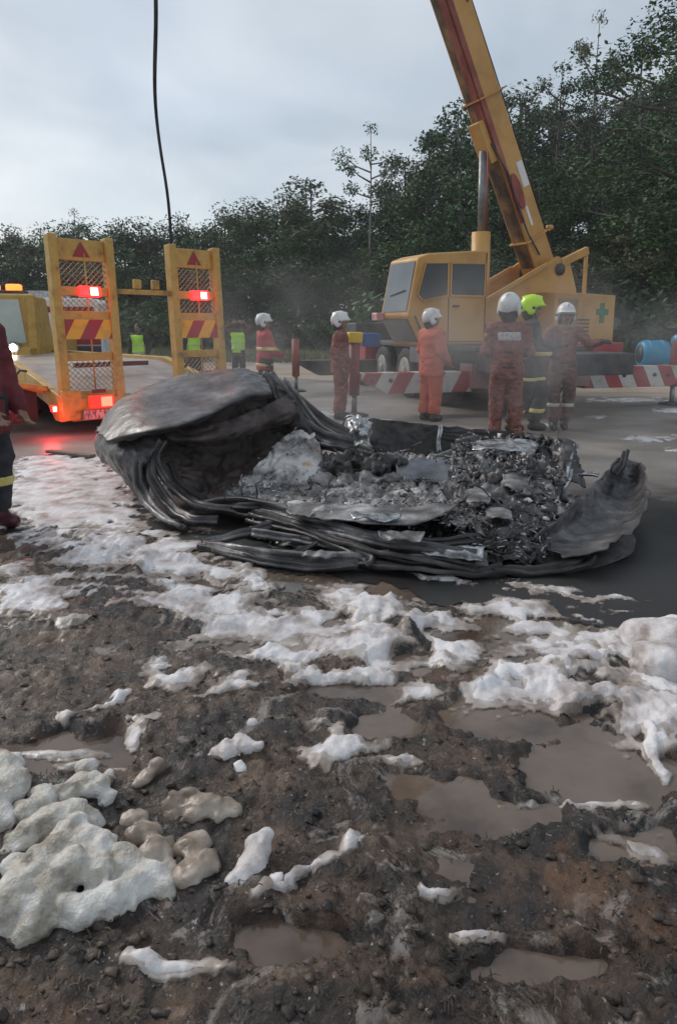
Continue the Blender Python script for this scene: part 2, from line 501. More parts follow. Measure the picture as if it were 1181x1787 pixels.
FOAM = [(125, 850, 150, 85), (90, 880, 130, 70), (150, 880, 110, 60), (110, 820, 120, 50), (50, 865, 70, 50), (175, 905, 80, 28), (240, 958, 105, 40, 0.15), (160, 975, 60, 28), (310, 985, 60, 20, 0.2), (75, 1048, 75, 42),
        (350, 1055, 100, 32, 0.3), (430, 1010, 55, 22, 0.3), (400, 1095, 70, 26), (470, 1095, 70, 34), (540, 1090, 70, 26), (615, 1055, 55, 26, 0.2), (700, 1085, 90, 24, 0.25), (590, 1130, 90, 20),
        (790, 1130, 75, 22, 0.5), (660, 1130, 40, 34), (650, 1175, 34, 34), (480, 1145, 70, 16), (800, 1155, 60, 20), (910, 1072, 75, 15, 0.15), (960, 1098, 60, 20),
        (870, 1215, 45, 20), (930, 1190, 70, 22, 0.3), (1030, 1215, 130, 30, 0.25), (1130, 1245, 90, 36, 0.15), (1150, 1150, 75, 50), (1060, 1120, 65, 24, 0.2),
        (1000, 1150, 100, 24, 0.2), (1181, 1260, 50, 30), (300, 1190, 50, 22), (230, 1298, 32, 15, -.4), (110, 1318, 60, 10), (140, 1335, 40, 8), (590, 1318, 48, 32),
        (610, 1490, 20, 18), (1115, 1480, 55, 22, 0.4), (1140, 1310, 10, 60, -.3), (1030, 1405, 70, 6), (400, 1210, 45, 10, -.4), (200, 1225, 40, 8, -.4), (530, 1540, 60, 14, -.5),
        (340, 1085, 24, 14), (510, 1175, 24, 12), (720, 1210, 50, 14), (560, 1190, 60, 10), (1000, 1035, 90, 6, 0.15), (760, 1010, 60, 5, 0.15), (120, 1255, 20, 8),
        (20, 1005, 30, 10), (1165, 1200, 60, 26), (700, 1330, 30, 8), (760, 1560, 40, 12), (300, 1690, 70, 14), (820, 1640, 40, 10)]
FOAM_FAR = [(1130, 766, 34, 6), (1175, 716, 30, 5), (1090, 698, 70, 4), (1040, 728, 18, 3), (945, 742, 16, 3), (1175, 785, 14, 4), (560, 722, 30, 4), (640, 735, 40, 4)]

def mud_height(x, y):
    u, v = proj(x, y, 0 * x)
    wu, wv = fbm2(x * 5, y * 5, 4, 3), fbm2(x * 5, y * 5, 4, 4)
    # distance inside the verge (pixels of the photograph measured down from the road edge)
    ev = np.interp(u, [-900, 0, 120, 220, 330, 420, 540, 640, 760, 880, 1000, 1100, 1181, 1400, 2200],
                   [935, 930, 905, 915, 950, 975, 1000, 1012, 1040, 1060, 1080, 1095, 1112, 1150, 1200])
    inside = sstep(-14, 40, v - ev + 16 * fbm2(x * 3, y * 3, 3, 21))
    pud = sstep(-0.25, 0.35, blob_field(u, v, PUDDLES, wu, wv))
    rid = 1 - np.abs(fbm2(x * 4.2, y * 4.2, 4, 31)) * 1.6
    clod = np.maximum(0, fbm2(x * 17, y * 17, 3, 41) + 0.05)
    h = 0.014 + 0.028 * fbm2(x * 2.1, y * 2.1, 5, 51, .55) + 0.022 * rid * sstep(-.2, .5, fbm2(x * 1.3, y * 1.3, 2, 61)) + 0.009 * clod + 0.010 * fbm2(x * 24, y * 24, 4, 71, .6)
    h = np.where(h < 0, h * 0.5, h)
    h = h * (1 - 0.62 * pud) - 0.032 * pud
    return inside * h + (1 - inside) * (-0.05), u, v, wu, wv, inside

def ground_grid(x0, x1, y0, y1, step, grow=1.0):
    xs = np.arange(x0, x1, step)
    ys = [y0]
    while ys[-1] < y1: ys.append(ys[-1] + step * (1 + grow * (ys[-1] - y0)))
    return np.meshgrid(xs, np.array(ys), indexing='ij')
def quads(n0, n1):
    ii = np.arange(n0 * n1).reshape(n0, n1)
    return np.stack([ii[:-1, :-1].ravel(), ii[1:, :-1].ravel(), ii[1:, 1:].ravel(), ii[:-1, 1:].ravel()], 1)

M_mud = bpy.data.materials.new('wet_mud'); M_mud.use_nodes = True
def build_mud():
    n, l = M_mud.node_tree.nodes, M_mud.node_tree.links
    b = n['Principled BSDF']; tc = n.new('ShaderNodeTexCoord')
    def noise(sc, det=6, ro=0.65, dist=0.0):
        z = n.new('ShaderNodeTexNoise'); z.inputs['Scale'].default_value = sc; z.inputs['Detail'].default_value = det
        z.inputs['Roughness'].default_value = ro; z.inputs['Distortion'].default_value = dist
        l.new(tc.outputs['Object'], z.inputs['Vector']); return z.outputs['Fac']
    def ramp(f, *st):
        r = n.new('ShaderNodeValToRGB'); e = r.color_ramp.elements
        while len(e) < len(st): e.new(0.5)
        for i, (p, c) in enumerate(st): e[i].position, e[i].color = p, (*c, 1)
        l.new(f, r.inputs['Fac']); return r.outputs['Color']
    soil = ramp(noise(5.0, 10, 0.75, 0.8), (0.36, (0.012, 0.010, 0.009)), (0.46, (0.042, 0.024, 0.016)), (0.54, (0.095, 0.058, 0.038)), (0.64, (0.21, 0.148, 0.105)))
    char = ramp(noise(1.9, 8, 0.72, 1.0), (0.43, (0, 0, 0)), (0.57, (0.93, 0.93, 0.93)))
    m1 = n.new('ShaderNodeMix'); m1.data_type = 'RGBA'; l.new(char, m1.inputs['Factor']); l.new(soil, m1.inputs[6]); m1.inputs[7].default_value = (0.012, 0.011, 0.011, 1)
    ash = ramp(noise(4.2, 9, 0.72, 1.4), (0.555, (0, 0, 0)), (0.62, (0.75, 0.75, 0.75)))
    m2 = n.new('ShaderNodeMix'); m2.data_type = 'RGBA'; l.new(ash, m2.inputs['Factor']); l.new(m1.outputs[2], m2.inputs[6]); m2.inputs[7].default_value = (0.30, 0.265, 0.24, 1)
    rust = ramp(noise(2.2, 5, 0.6, 0.2), (0.58, (0, 0, 0)), (0.68, (0.8, 0.8, 0.8)))
    m3 = n.new('ShaderNodeMix'); m3.data_type = 'RGBA'; l.new(rust, m3.inputs['Factor']); l.new(m2.outputs[2], m3.inputs[6]); m3.inputs[7].default_value = (0.13, 0.062, 0.028, 1)
    spk = ramp(noise(46, 4, 0.6), (0.66, (0, 0, 0)), (0.70, (0.85, 0.85, 0.85)))
    m4 = n.new('ShaderNodeMix'); m4.data_type = 'RGBA'; l.new(spk, m4.inputs['Factor']); l.new(m3.outputs[2], m4.inputs[6]); m4.inputs[7].default_value = (0.42, 0.39, 0.37, 1)
    l.new(m4.outputs[2], b.inputs['Base Color'])
    mr = n.new('ShaderNodeMapRange'); mr.inputs[1].default_value, mr.inputs[2].default_value = 0.4, 0.62
    mr.inputs[3].default_value, mr.inputs[4].default_value = 0.14, 0.55
    l.new(noise(5, 4), mr.inputs[0]); l.new(mr.outputs[0], b.inputs['Roughness'])
    bp = n.new('ShaderNodeBump'); bp.inputs['Strength'].default_value = 0.9; bp.inputs['Distance'].default_value = 0.012
    l.new(noise(70, 6, 0.7), bp.inputs['Height']); l.new(bp.outputs[0], b.inputs['Normal'])
build_mud()
MX, MY = ground_grid(-4.2, 4.2, 0.7, 6.6, 0.0115, 0.35)
MZ, MU, MV, WU, WV, INS = mud_height(MX, MY)
keep = quads(*MX.shape)
zf = MZ.ravel(); kk = (zf[keep] > -0.045).any(1)
mud = mesh_np('mud_verge', np.stack([MX.ravel(), MY.ravel(), zf], 1), keep[kk], M_mud, smooth=True)
mud['kind'] = 'structure'

M_water = material('muddy_water', [(0.045, 0.034, 0.028), (0.13, 0.095, 0.073), (0.17, 0.128, 0.10)], 2.2, 0.08, rvar=0.05, bump=0.05, bscale=14, spec=0.5)
wat = sheet('muddy_water', [(-4.5, 0.6)] + [(4.5, 0.6)] + [(p.x, p.y + 0.04) for p in reversed([gp(u, v) for u, v in ((-250, 930), (0, 925), (120, 900), (220, 910), (330, 945), (420, 970), (540, 995),
                  (640, 1007), (760, 1035), (880, 1055), (1000, 1075), (1100, 1090), (1181, 1107), (1500, 1150))])], -0.006, M_water)

def film(m, lo, hi):
    """thin foam lets the ground show through; thick foam hides it"""
    n, l = m.node_tree.nodes, m.node_tree.links
    b = n['Principled BSDF']; ou = [k for k in n if k.type == 'OUTPUT_MATERIAL'][0]
    a = n.new('ShaderNodeAttribute'); a.attribute_name = 'cover'
    tc = n.new('ShaderNodeTexCoord'); z = n.new('ShaderNodeTexNoise'); z.inputs['Scale'].default_value = 38; z.inputs['Detail'].default_value = 5
    l.new(tc.outputs['Object'], z.inputs['Vector'])
    ad = n.new('ShaderNodeMath'); ad.operation = 'MULTIPLY_ADD'; ad.inputs[1].default_value = .35; ad.inputs[2].default_value = -.175
    l.new(z.outputs['Fac'], ad.inputs[0])
    sm = n.new('ShaderNodeMath'); sm.operation = 'ADD'; l.new(a.outputs['Fac'], sm.inputs[0]); l.new(ad.outputs[0], sm.inputs[1])
    mr = n.new('ShaderNodeMapRange'); mr.interpolation_type = 'SMOOTHSTEP'; mr.inputs[1].default_value, mr.inputs[2].default_value = lo, hi
    l.new(sm.outputs[0], mr.inputs[0])
    tr = n.new('ShaderNodeBsdfTransparent'); mx = n.new('ShaderNodeMixShader')
    l.new(mr.outputs[0], mx.inputs[0]); l.new(tr.outputs[0], mx.inputs[1]); l.new(b.outputs[0], mx.inputs[2]); l.new(mx.outputs[0], ou.inputs['Surface'])
M_foam = material('fire_foam', [(0.30, 0.255, 0.235), (0.52, 0.48, 0.475), (0.70, 0.68, 0.69)], 5.0, 0.55, rvar=0.15, bump=0.55, bscale=60, stops=[0.36, 0.47, 0.60], sss=0.25, bdist=0.008)
def foam_sheet(name, X, Y, blobs, thick, label_kind='stuff', thr=0.04, mat=None, lift=0.0):
    z, u, v, wu, wv, ins = mud_height(X, Y)
    base = np.maximum(np.maximum(z, -0.006), np.where(ins < 0.5, 0.0, -0.006))
    f = blob_field(u, v, blobs, wu * 1.1, wv * 1.1)
    big = fbm2(X * 3.3, Y * 5.5, 5, 81, 0.6)
    core = sstep(.15, .55, f)
    f = np.maximum(f, -0.8) * .9 + (0.62 * big + 0.20 * fbm2(X * 16, Y * 20, 4, 85, .6)) * (1 - .7 * core)
    gap = np.maximum(0, fbm2(X * 9, Y * 13, 4, 91) - 0.10)
    f = f - gap * 0.9 * (1 - .85 * core) + .22 * core
    t = np.clip(f - thr, 0, 1)
    bil = np.abs(fbm2(X * 5, Y * 5, 5, 101, .45)) * 0.9
    hgt = thick * (1 - np.exp(-t * 5.0)) * (0.55 + 1.1 * bil) + 0.005 * np.sqrt(t) + 0.3 * thick * sstep(0.3, 0.9, t) + lift
    zz = np.where(t > 0, base + hgt, base - 0.02)
    q = quads(*X.shape); tf = (t > 0).ravel()
    q = q[tf[q].any(1)]
    used = np.unique(q); mp = -np.ones(X.size, int); mp[used] = np.arange(len(used))
    V = np.stack([X.ravel(), Y.ravel(), zz.ravel()], 1)[used]
    o = mesh_np(name, V, mp[q], mat or M_foam, smooth=True)
    at_ = o.data.attributes.new('cover', 'FLOAT', 'POINT'); at_.data.foreach_set('value', np.clip(t.ravel()[used], 0, 1).astype(np.float32))
    o['kind'] = label_kind
    return o
FX, FY = ground_grid(-4.2, 4.2, 0.7, 7.4, 0.0105, 0.35)
M_foamfilm = M_foam.copy(); M_foamfilm.name = 'fire_foam_film'; film(M_foamfilm, .0, .42)
o = foam_sheet('foam_cover', FX, FY, FOAM, 0.011, thr=-.04, mat=M_foamfilm)
tag(o, 'white fire-fighting foam spread in patches over mud and road', 'foam')
M_scum = material('foam_scum', [(0.13, 0.10, 0.08), (0.30, 0.25, 0.215), (0.50, 0.46, 0.44)], 5.0, 0.4, rvar=0.2, bump=0.5, bscale=45, stops=[0.36, 0.48, 0.62], bdist=0.006)
film(M_scum, .05, .45)
o = foam_sheet('foam_scum', FX, FY, [(b[0], b[1], b[2] * 1.5, b[3] * 1.5) + tuple(b[4:]) for b in FOAM if b[1] > 940], 0.005, thr=-.02, mat=M_scum)
tag(o, 'thin dirty foam scum smeared round the white patches', 'foam')
FX2, FY2 = np.meshgrid(np.arange(-3, 8, 0.035), np.arange(7.6, 15, 0.05), indexing='ij')
o = foam_sheet('foam_flecks', FX2, FY2, FOAM_FAR, 0.008)
tag(o, 'thin flat foam flecks left on the road beyond the wreck', 'foam')

# ---- foam mounds that stand up as heaps
def foam_mound(label, blobs, mat, h=0.0075, k=0.011, seed=1):
    """blobs: (u, v, radius m, lift) laid on the ground"""
    cs = []
    for u, v, r, lift in blobs:
        p = gp(u, v); cs.append((p.x, p.y, lift, r))
    a = np.array(cs)
    c0 = Vector((float(a[:, 0].mean()), float(a[:, 1].mean()), 0.0))
    lo = (a[:, :3] - a[:, 3:4]).min(0); hi = (a[:, :3] + a[:, 3:4]).max(0); lo[2] = -0.05
    g, og = field(lo - 0.02, hi + 0.02, h)
    F = None
    for x, y, z, r in cs:
        d = ellipsoid(g, (x, y, z), (r, r, r * 0.8))
        F = d if F is None else smin(F, d, k)
    F = F + 0.008 * noise3(g[0] * 24, g[1] * 24, g[2] * 24, seed) + 0.005 * noise3(g[0] * 48, g[1] * 48, g[2] * 48, seed + 5) + 0.010 * noise3(g[0] * 11, g[1] * 11, g[2] * 11, seed + 1) + 0.005 * noise3(g[0] * 60, g[1] * 60, g[2] * 60, seed + 2)
    V, Q = surface(F, og, h)
    o = mesh_np('foam_mound', V - np.array(c0), Q, mat, smooth=True)
    o.location = c0
    tag(o, label, 'foam', 'heaps of foam on the mud')
    return o
M_foam2 = material('dirty_foam', [(0.24, 0.21, 0.17), (0.43, 0.40, 0.35), (0.60, 0.585, 0.56)], 9.0, 0.5, rvar=0.2, bump=0.9, bscale=110, stops=[0.38, 0.48, 0.60], sss=0.2, bdist=0.006)
M_foam3 = material('tan_scum', [(0.13, 0.095, 0.07), (0.27, 0.215, 0.17), (0.40, 0.35, 0.30)], 7.0, 0.4, rvar=0.15, bump=0.6, bscale=50, stops=[0.36, 0.5, 0.64], bdist=0.008)
foam_mound('large billowing foam heap filling the bottom left corner',
           [(150, 1505, .055, .05), (112, 1515, .045, .06), (180, 1500, .04, .05), (78, 1545, .06, .05), (222, 1525, .05, .035), (40, 1575, .065, .03), (130, 1555, .055, .06), (175, 1550, .05, .05), (190, 1590, .05, .03), (120, 1600, .05, .03), (30, 1530, .04, .03),
            (255, 1545, .05, .02), (95, 1575, .06, .03), (225, 1570, .05, .02), (130, 1480, .045, .06), (285, 1560, .04, .012), (10, 1600, .06, .015), (150, 1600, .06, .02), (60, 1620, .05, .01)], M_foam2, seed=3)
foam_mound('long sausage-shaped foam roll above the corner heap', [(60, 1470, .05, .03), (90, 1455, .055, .045), (130, 1445, .05, .045), (160, 1450, .04, .03), (40, 1485, .04, .02)], M_foam2, seed=5)
foam_mound('small rounded foam lump between two foam rolls at left', [(55, 1430, .045, .03), (80, 1415, .04, .04), (70, 1400, .03, .03)], M_foam2, seed=7)
foam_mound('lumpy foam ridge crossing beside the tan puddle', [(110, 1400, .045, .02), (135, 1390, .05, .03), (165, 1390, .05, .035), (150, 1360, .035, .04), (185, 1405, .035, .015), (185, 1370, .03, .02)], M_foam2, seed=9)
foam_mound('foam heap cut by the left picture edge', [(-10, 1370, .08, .04), (15, 1400, .07, .04), (-20, 1420, .08, .03), (20, 1350, .05, .03), (0, 1450, .05, .02)], M_foam2, seed=11)
foam_mound('bluish white foam tuft with a pointed top on dark mud', [(400, 1330, .05, .03), (425, 1320, .045, .045), (440, 1300, .022, .085), (380, 1325, .035, .02), (415, 1355, .035, .02), (450, 1325, .02, .05)], M_foam, h=.009, seed=13)
foam_mound('white foam clump with sharp crest at the bottom edge', [(450, 1505, .035, .04), (440, 1530, .04, .03), (465, 1490, .022, .06), (420, 1550, .035, .02), (480, 1550, .025, .02)], M_foam, h=.009, seed=15)
foam_mound('bright thick foam bank at the right picture edge', [(1130, 1130, .12, .03), (1165, 1140, .14, .05), (1200, 1150, .15, .05), (1150, 1170, .12, .02), (1230, 1180, .14, .02), (1190, 1120, .12, .02)], M_foam, h=.013, seed=17)
foam_mound('tan scum-coated lump beside the foam roll', [(250, 1470, .05, .01), (270, 1500, .05, .015), (235, 1440, .04, .01), (285, 1530, .04, .01)], M_foam3, seed=19)
foam_mound('muddy tan lump right of the corner heap', [(340, 1490, .05, .012), (355, 1520, .05, .012), (330, 1540, .045, .01)], M_foam3, seed=21)
foam_mound('wide muddy tan lump in the middle foreground', [(310, 1415, .05, .008), (350, 1420, .055, .012), (390, 1425, .05, .008), (330, 1400, .035, .02)], M_foam3, seed=23)
foam_mound('small yellowish lump behind the tan lumps', [(255, 1365, .035, .015), (275, 1350, .03, .02), (240, 1375, .025, .01)], M_foam3, seed=25)

# ---- clods, char and burnt stubble too many to count
def scatter_points(n, umin, umax, vmin, vmax, seed):
    r = np.random.default_rng(seed)
    u, v = r.uniform(umin, umax, n), r.uniform(vmin, vmax, n)
    P = np.array([gp(a, b) for a, b in zip(u, v)])
    z, uu, vv, wu, wv, ins = mud_height(P[:, 0], P[:, 1])
    f = blob_field(uu, vv, FOAM, wu, wv)
    ok = (z > -0.002) & (ins > 0.8) & (f < -0.1)
    P[:, 2] = z
    return P[ok], r
M_clod = material('charred_clods', [(0.012, 0.011, 0.011), (0.05, 0.035, 0.027), (0.13, 0.095, 0.07)], 5.0, 0.6, bump=0.7, bscale=90, stops=[.35, .52, .7], bdist=.006)
ico = bmesh.new(); bmesh.ops.create_icosphere(ico, subdivisions=2, radius=1)
IV = np.array([v.co[:] for v in ico.verts]); IF = np.array([[v.index for v in f.verts] for f in ico.faces]); ico.free()
P, r = scatter_points(1900, -60, 1240, 930, 1790, 5)
VV, FF = [], []
for i, p in enumerate(P):
    sz = 0.0025 + 0.011 * r.random() ** 4
    q = IV * (r.uniform(.7, 1.4, 3) * sz)
    q = q * (1 + 0.7 * noise3(IV[:, 0] * 1.6 + i, IV[:, 1] * 1.6, IV[:, 2] * 1.6, i % 97)[:, None]) * np.array([1.2, 1, .6])
    VV.append(q + p); FF.append(IF + i * len(IV))
o = mesh_np('mud_clods', np.concatenate(VV), np.concatenate(FF), M_clod)
tag(o, 'charred crumbs and clods of soil strewn over the mud', 'soil', kind='stuff')
M_stub = material('burnt_stubble', [(0.012, 0.011, 0.010), (0.045, 0.034, 0.024), (0.13, 0.10, 0.065)], 3.0, 0.8, stops=[.38, .52, .68])
P, r = scatter_points(7000, -60, 1240, 940, 1790, 6)
n_ = fbm2(P[:, 0] * 2.5, P[:, 1] * 2.5, 3, 77)
P = P[n_ > -0.05]
m_ = len(P)
L = r.uniform(.008, .030, m_); A = r.uniform(0, 2 * math.pi, m_); T = r.uniform(0.0, 0.25, m_); W = r.uniform(.0008, .0022, m_)
D = np.stack([np.cos(A) * np.cos(T), np.sin(A) * np.cos(T), np.sin(T)], 1); S = np.stack([-np.sin(A), np.cos(A), 0 * A], 1)
b0 = P + np.array([0, 0, .001]); md = b0 + D * (L * .5)[:, None] + np.array([0, 0, .006]); tp = b0 + D * L[:, None]
VV = np.stack([b0 - S * W[:, None], b0 + S * W[:, None], md + S * W[:, None], md - S * W[:, None], tp + S * W[:, None] * .3, tp - S * W[:, None] * .3], 1).reshape(-1, 3)
k0 = np.arange(m_)[:, None] * 6
FF = np.concatenate([k0 + np.array([0, 1, 2, 3]), k0 + np.array([3, 2, 4, 5])])
o = mesh_np('burnt_stubble', VV, FF, M_stub)
tag(o, 'burnt grass stubble and char fibres matted into the mud', 'stubble', kind='stuff')

# ================================================================== FOREST
def leaf_material(name, c1, c2, c3):
    m = bpy.data.materials.new(name); m.use_nodes = True
    n, l = m.node_tree.nodes, m.node_tree.links
    b = n['Principled BSDF']
    oi = n.new('ShaderNodeObjectInfo'); tc = n.new('ShaderNodeTexCoord')
    nz = n.new('ShaderNodeTexNoise'); nz.inputs['Scale'].default_value = 0.8; nz.inputs['Detail'].default_value = 4
    l.new(tc.outputs['Object'], nz.inputs['Vector'])
    ad = n.new('ShaderNodeMath'); ad.operation = 'MULTIPLY_ADD'; ad.inputs[1].default_value = 0.6
    l.new(oi.outputs['Random'], ad.inputs[0])
    sb = n.new('ShaderNodeMath'); sb.operation = 'SUBTRACT'; sb.inputs[1].default_value = 0.22
    l.new(nz.outputs['Fac'], sb.inputs[0]); l.new(sb.outputs[0], ad.inputs[2])
    rp = n.new('ShaderNodeValToRGB'); e = rp.color_ramp.elements; e.new(0.5)
    for i, (p, c) in enumerate(((0.2, c1), (0.5, c2), (0.8, c3))): e[i].position, e[i].color = p, (*c, 1)
    l.new(ad.outputs[0], rp.inputs['Fac']); l.new(rp.outputs['Color'], b.inputs['Base Color'])
    b.inputs['Roughness'].default_value = 0.6
    b.inputs['Specular IOR Level'].default_value = 0.3
    return m
M_leaf = leaf_material('foliage', (0.012, 0.038, 0.014), (0.030, 0.084, 0.027), (0.070, 0.125, 0.038))
M_leaf2 = leaf_material('dull_foliage', (0.022, 0.038, 0.018), (0.048, 0.070, 0.032), (0.095, 0.105, 0.052))
M_bark = material('bark', [(0.05, 0.042, 0.035), (0.11, 0.095, 0.08)], 5, 0.9, bump=0.5, bscale=20, stretch=(1, 1, .3))
M_bark2 = material('pale_bark', [(0.12, 0.11, 0.10), (0.24, 0.22, 0.20)], 4, 0.85, stretch=(1, 1, .3))

def leaf_cloud(C, rad, per, lmin, lmax, rr, flat=0.75):
    """per leaf-sized bent quads round each clump centre, biased to the clump's shell"""
    n = len(C) * per
    cen = np.repeat(np.asarray(C), per, 0); rd = np.repeat(np.asarray(rad), per)
    d = rr.normal(size=(n, 3)); d /= np.linalg.norm(d, axis=1, keepdims=True)
    r = rd * rr.random(n) ** 0.45
    p = cen + d * r[:, None] * np.array([1, 1, flat])
    nrm = d * 0.6 + rr.normal(size=(n, 3)) * 0.6 + np.array([0, 0, 0.5]); nrm /= np.linalg.norm(nrm, axis=1, keepdims=True)
    t = np.cross(nrm, rr.normal(size=(n, 3))); t /= np.linalg.norm(t, axis=1, keepdims=True)
    b = np.cross(nrm, t)
    L = rr.uniform(lmin, lmax, n)[:, None]; W = L * rr.uniform(.35, .6, n)[:, None]
    V = np.stack([p - t * L * .5, p + b * W * .5 - nrm * L * .08, p + t * L * .5 - nrm * L * .15, p - b * W * .5 - nrm * L * .08], 1).reshape(-1, 3)
    return V, np.arange(n * 4).reshape(n, 4)

def tree_proto(seed, kind):
    rr = np.random.default_rng(seed); rnd = random.Random(seed)
    tr = MB(); C, rad = [], []
    if kind == 'broad': H, zb, rx, nb, cr, per, lf = 10.0, 2.2, 3.3, 13, 1.0, 105, (.15, .28)
    elif kind == 'tall': H, zb, rx, nb, cr, per, lf = 12.0, 4.0, 2.4, 12, .9, 105, (.15, .28)
    elif kind == 'airy': H, zb, rx, nb, cr, per, lf = 12.0, 5.2, 2.6, 12, .62, 80, (.11, .21)
    elif kind == 'fine_airy': H, zb, rx, nb, cr, per, lf = 12.0, 3.6, 3.0, 17, .7, 150, (.07, .13)
    elif kind == 'fine_tall': H, zb, rx, nb, cr, per, lf = 12.0, 2.0, 2.8, 16, .95, 210, (.08, .15)
    else: H, zb, rx, nb, cr, per, lf = 14.0, 10.2, 2.6, 9, .62, 80, (.13, .25)
    lean = Vector((rnd.uniform(-.5, .5), rnd.uniform(-.4, .4), 0))
    def trunk(t): return Vector((lean.x * t * t + .12 * math.sin(3 * t + seed), lean.y * t * t + .10 * math.cos(4 * t + seed), H * .93 * t))
    r0 = 0.20 if kind in ('broad', 'tall', 'fine_tall') else 0.13
    tr.tube([trunk(i / 9) for i in range(10)], [r0 * (1 - .86 * i / 9) for i in range(10)], 7)
    for i in range(nb):
        t = zb / H + (0.93 - zb / H) * (i + rnd.random() * .6) / nb
        a0 = trunk(t * 0.93); an = i * 2.4 + rnd.uniform(-.5, .5)
        f = (t - zb / H) / (1 - zb / H)
        ln = rx * (math.sin(math.pi * min(1, .22 + .72 * f)) * rnd.uniform(.65, 1.05)) if kind != 'slender' else rx * rnd.uniform(.5, 1.0)
        up = rnd.uniform(.25, .7) * ln
        mid = a0 + Vector((math.cos(an) * ln * .5, math.sin(an) * ln * .5, up * .35))
        end = a0 + Vector((math.cos(an) * ln, math.sin(an) * ln, up))
        tr.tube([a0, mid, end], [.075 * (1 - .5 * f), .045, .012], 5)
        C.append(end); rad.append(cr * rnd.uniform(.7, 1.2))
        for k in range(2 if kind in ('broad', 'tall') else (1 if kind == 'slender' else 2)):
            a2 = an + rnd.uniform(-1.0, 1.0); q = mid + (end - mid) * rnd.uniform(.0, .8)
            e2 = q + Vector((math.cos(a2), math.sin(a2), rnd.uniform(-.1, .7))) * ln * rnd.uniform(.25, .5)
            tr.tube([q, e2], [.03, .008], 4)
            C.append(e2); rad.append(cr * rnd.uniform(.55, 1.0))
    C.append(trunk(1.0)); rad.append(cr * .9)
    if kind in ('broad', 'tall', 'fine_tall'):
        for k in range(9):
            f = rnd.random(); C.append(trunk(zb / H + (1 - zb / H) * f) + Vector((rnd.uniform(-1, 1), rnd.uniform(-1, 1), 0)) * rx * .45); rad.append(cr * rnd.uniform(.8, 1.1))
    V, Q = leaf_cloud([tuple(c) for c in C], rad, per, *lf, rr)
    return tr, V, Q, H

PROTO = {}
def make_tree_proto(key, seed, kind, leafm, barkm):
    tr, V, Q, H = tree_proto(seed, kind)
    root = bpy.data.objects.new('tree', None)
    t = tr.build('trunk', barkm, root); c = mesh_np('crown', V, Q, leafm, root)
    top = float(np.percentile(V[:, 2], 99.8))
    PROTO[key] = dict(root=root, trunk=t, crown=c, H=top, used=False)
for i, (kd, lm, bk) in enumerate((('broad', M_leaf, M_bark), ('broad', M_leaf, M_bark), ('broad', M_leaf2, M_bark), ('tall', M_leaf, M_bark), ('tall', M_leaf2, M_bark), ('tall', M_leaf, M_bark2),
                                  ('airy', M_leaf2, M_bark2), ('airy', M_leaf, M_bark), ('slender', M_leaf, M_bark2), ('airy', M_leaf2, M_bark), ('fine_airy', M_leaf, M_bark), ('fine_tall', M_leaf, M_bark))):
    make_tree_proto(i, 100 + i * 7, kd, lm, bk)

def plant_tree(key, x, y, height, label, name='broadleaf_tree', group=None, width=1.0, rot=None, z=None):
    p = PROTO[key]
    root = bpy.data.objects.new(name, None); link(root)
    s = height / p['H']
    root.location = (x, y, (float(hill_z(np.array(x), np.array(y))) - 0.1) if z is None else z)
    root.rotation_euler = (0, 0, random.uniform(0, 6.28) if rot is None else rot)
    root.scale = (s * width, s * width, s)
    for q in (p['trunk'], p['crown']):
        c = q if not p['used'] else q.copy()
        if p['used']: COL.objects.link(c)
        c.parent = root
    if not p['used']:
        bpy.data.objects.remove(p['root']); p['root'] = root
    p['used'] = True
    return tag(root, label, 'tree', group)

SKY_U = [-150, 0, 60, 130, 150, 200, 260, 330, 380, 440, 480, 540, 575, 598, 625, 660, 700, 745, 790, 830, 870, 910, 950, 1000, 1050, 1100, 1140, 1181, 1300, 1500]
SKY_V = [410, 402, 398, 408, 384, 392, 385, 378, 368, 352, 340, 330, 345, 392, 330, 300, 290, 245, 215, 165, 150, 175, 180, 190, 165, 130, 95, 60, 20, 0]
def tree_to(key, u, y, vtop, label, **kw):
    p = at(u, 600, y)
    z0 = float(hill_z(np.array(p.x), np.array(y))) - 0.1
    return plant_tree(key, p.x, y, max(2.5, at(u, vtop, y).z - z0), label, **kw)
rt = random.Random(4)
def stand(u0, u1, du, y0, y1, drop0, drop1, keys, label, group, w=1.15):
    u = u0
    while u < u1:
        y = rt.uniform(y0, y1); uu = u + rt.uniform(-.3, .3) * du
        tree_to(rt.choice(keys), uu, y, np.interp(uu, SKY_U, SKY_V) + rt.uniform(drop0, drop1), label, group=group, width=w * rt.uniform(.9, 1.2))
        u += du
# skyline rows, middle rows and front rows, left to right
stand(-120, 600, 27, 52, 58, -8, 22, [0, 1, 2, 3], 'tree on the skyline of the low wood behind the yellow trailer', 'skyline trees of the low wood', 1.2)
stand(-120, 600, 34, 47, 51, 35, 80, [0, 1, 2], 'tree in the middle of the low wood behind the yellow trailer', 'middle trees of the low wood', 1.3)
stand(-120, 620, 40, 43, 46, 85, 135, [0, 1, 2], 'low front tree at the edge of the wood behind the trailer', 'front trees of the low wood', 1.5)
stand(615, 1300, 33, 50, 58, -10, 32, [3, 4, 5, 0], 'dark tree on the wooded skyline behind the mobile crane', 'skyline trees of the wooded slope', 1.15)
stand(610, 1350, 37, 44, 49, 45, 120, [0, 1, 3, 4], 'dark tree high on the wooded slope behind the mobile crane', 'upper trees of the wooded slope', 1.2)
stand(600, 1350, 42, 38, 42, 110, 200, [0, 1, 2, 3], 'dark tree halfway down the wooded slope behind the mobile crane', 'middle trees of the wooded slope', 1.35)
stand(640, 1350, 46, 34, 37, 190, 280, [0, 1, 2], 'dark tree at the foot of the wooded slope behind the mobile crane', 'lower trees of the wooded slope', 1.5)
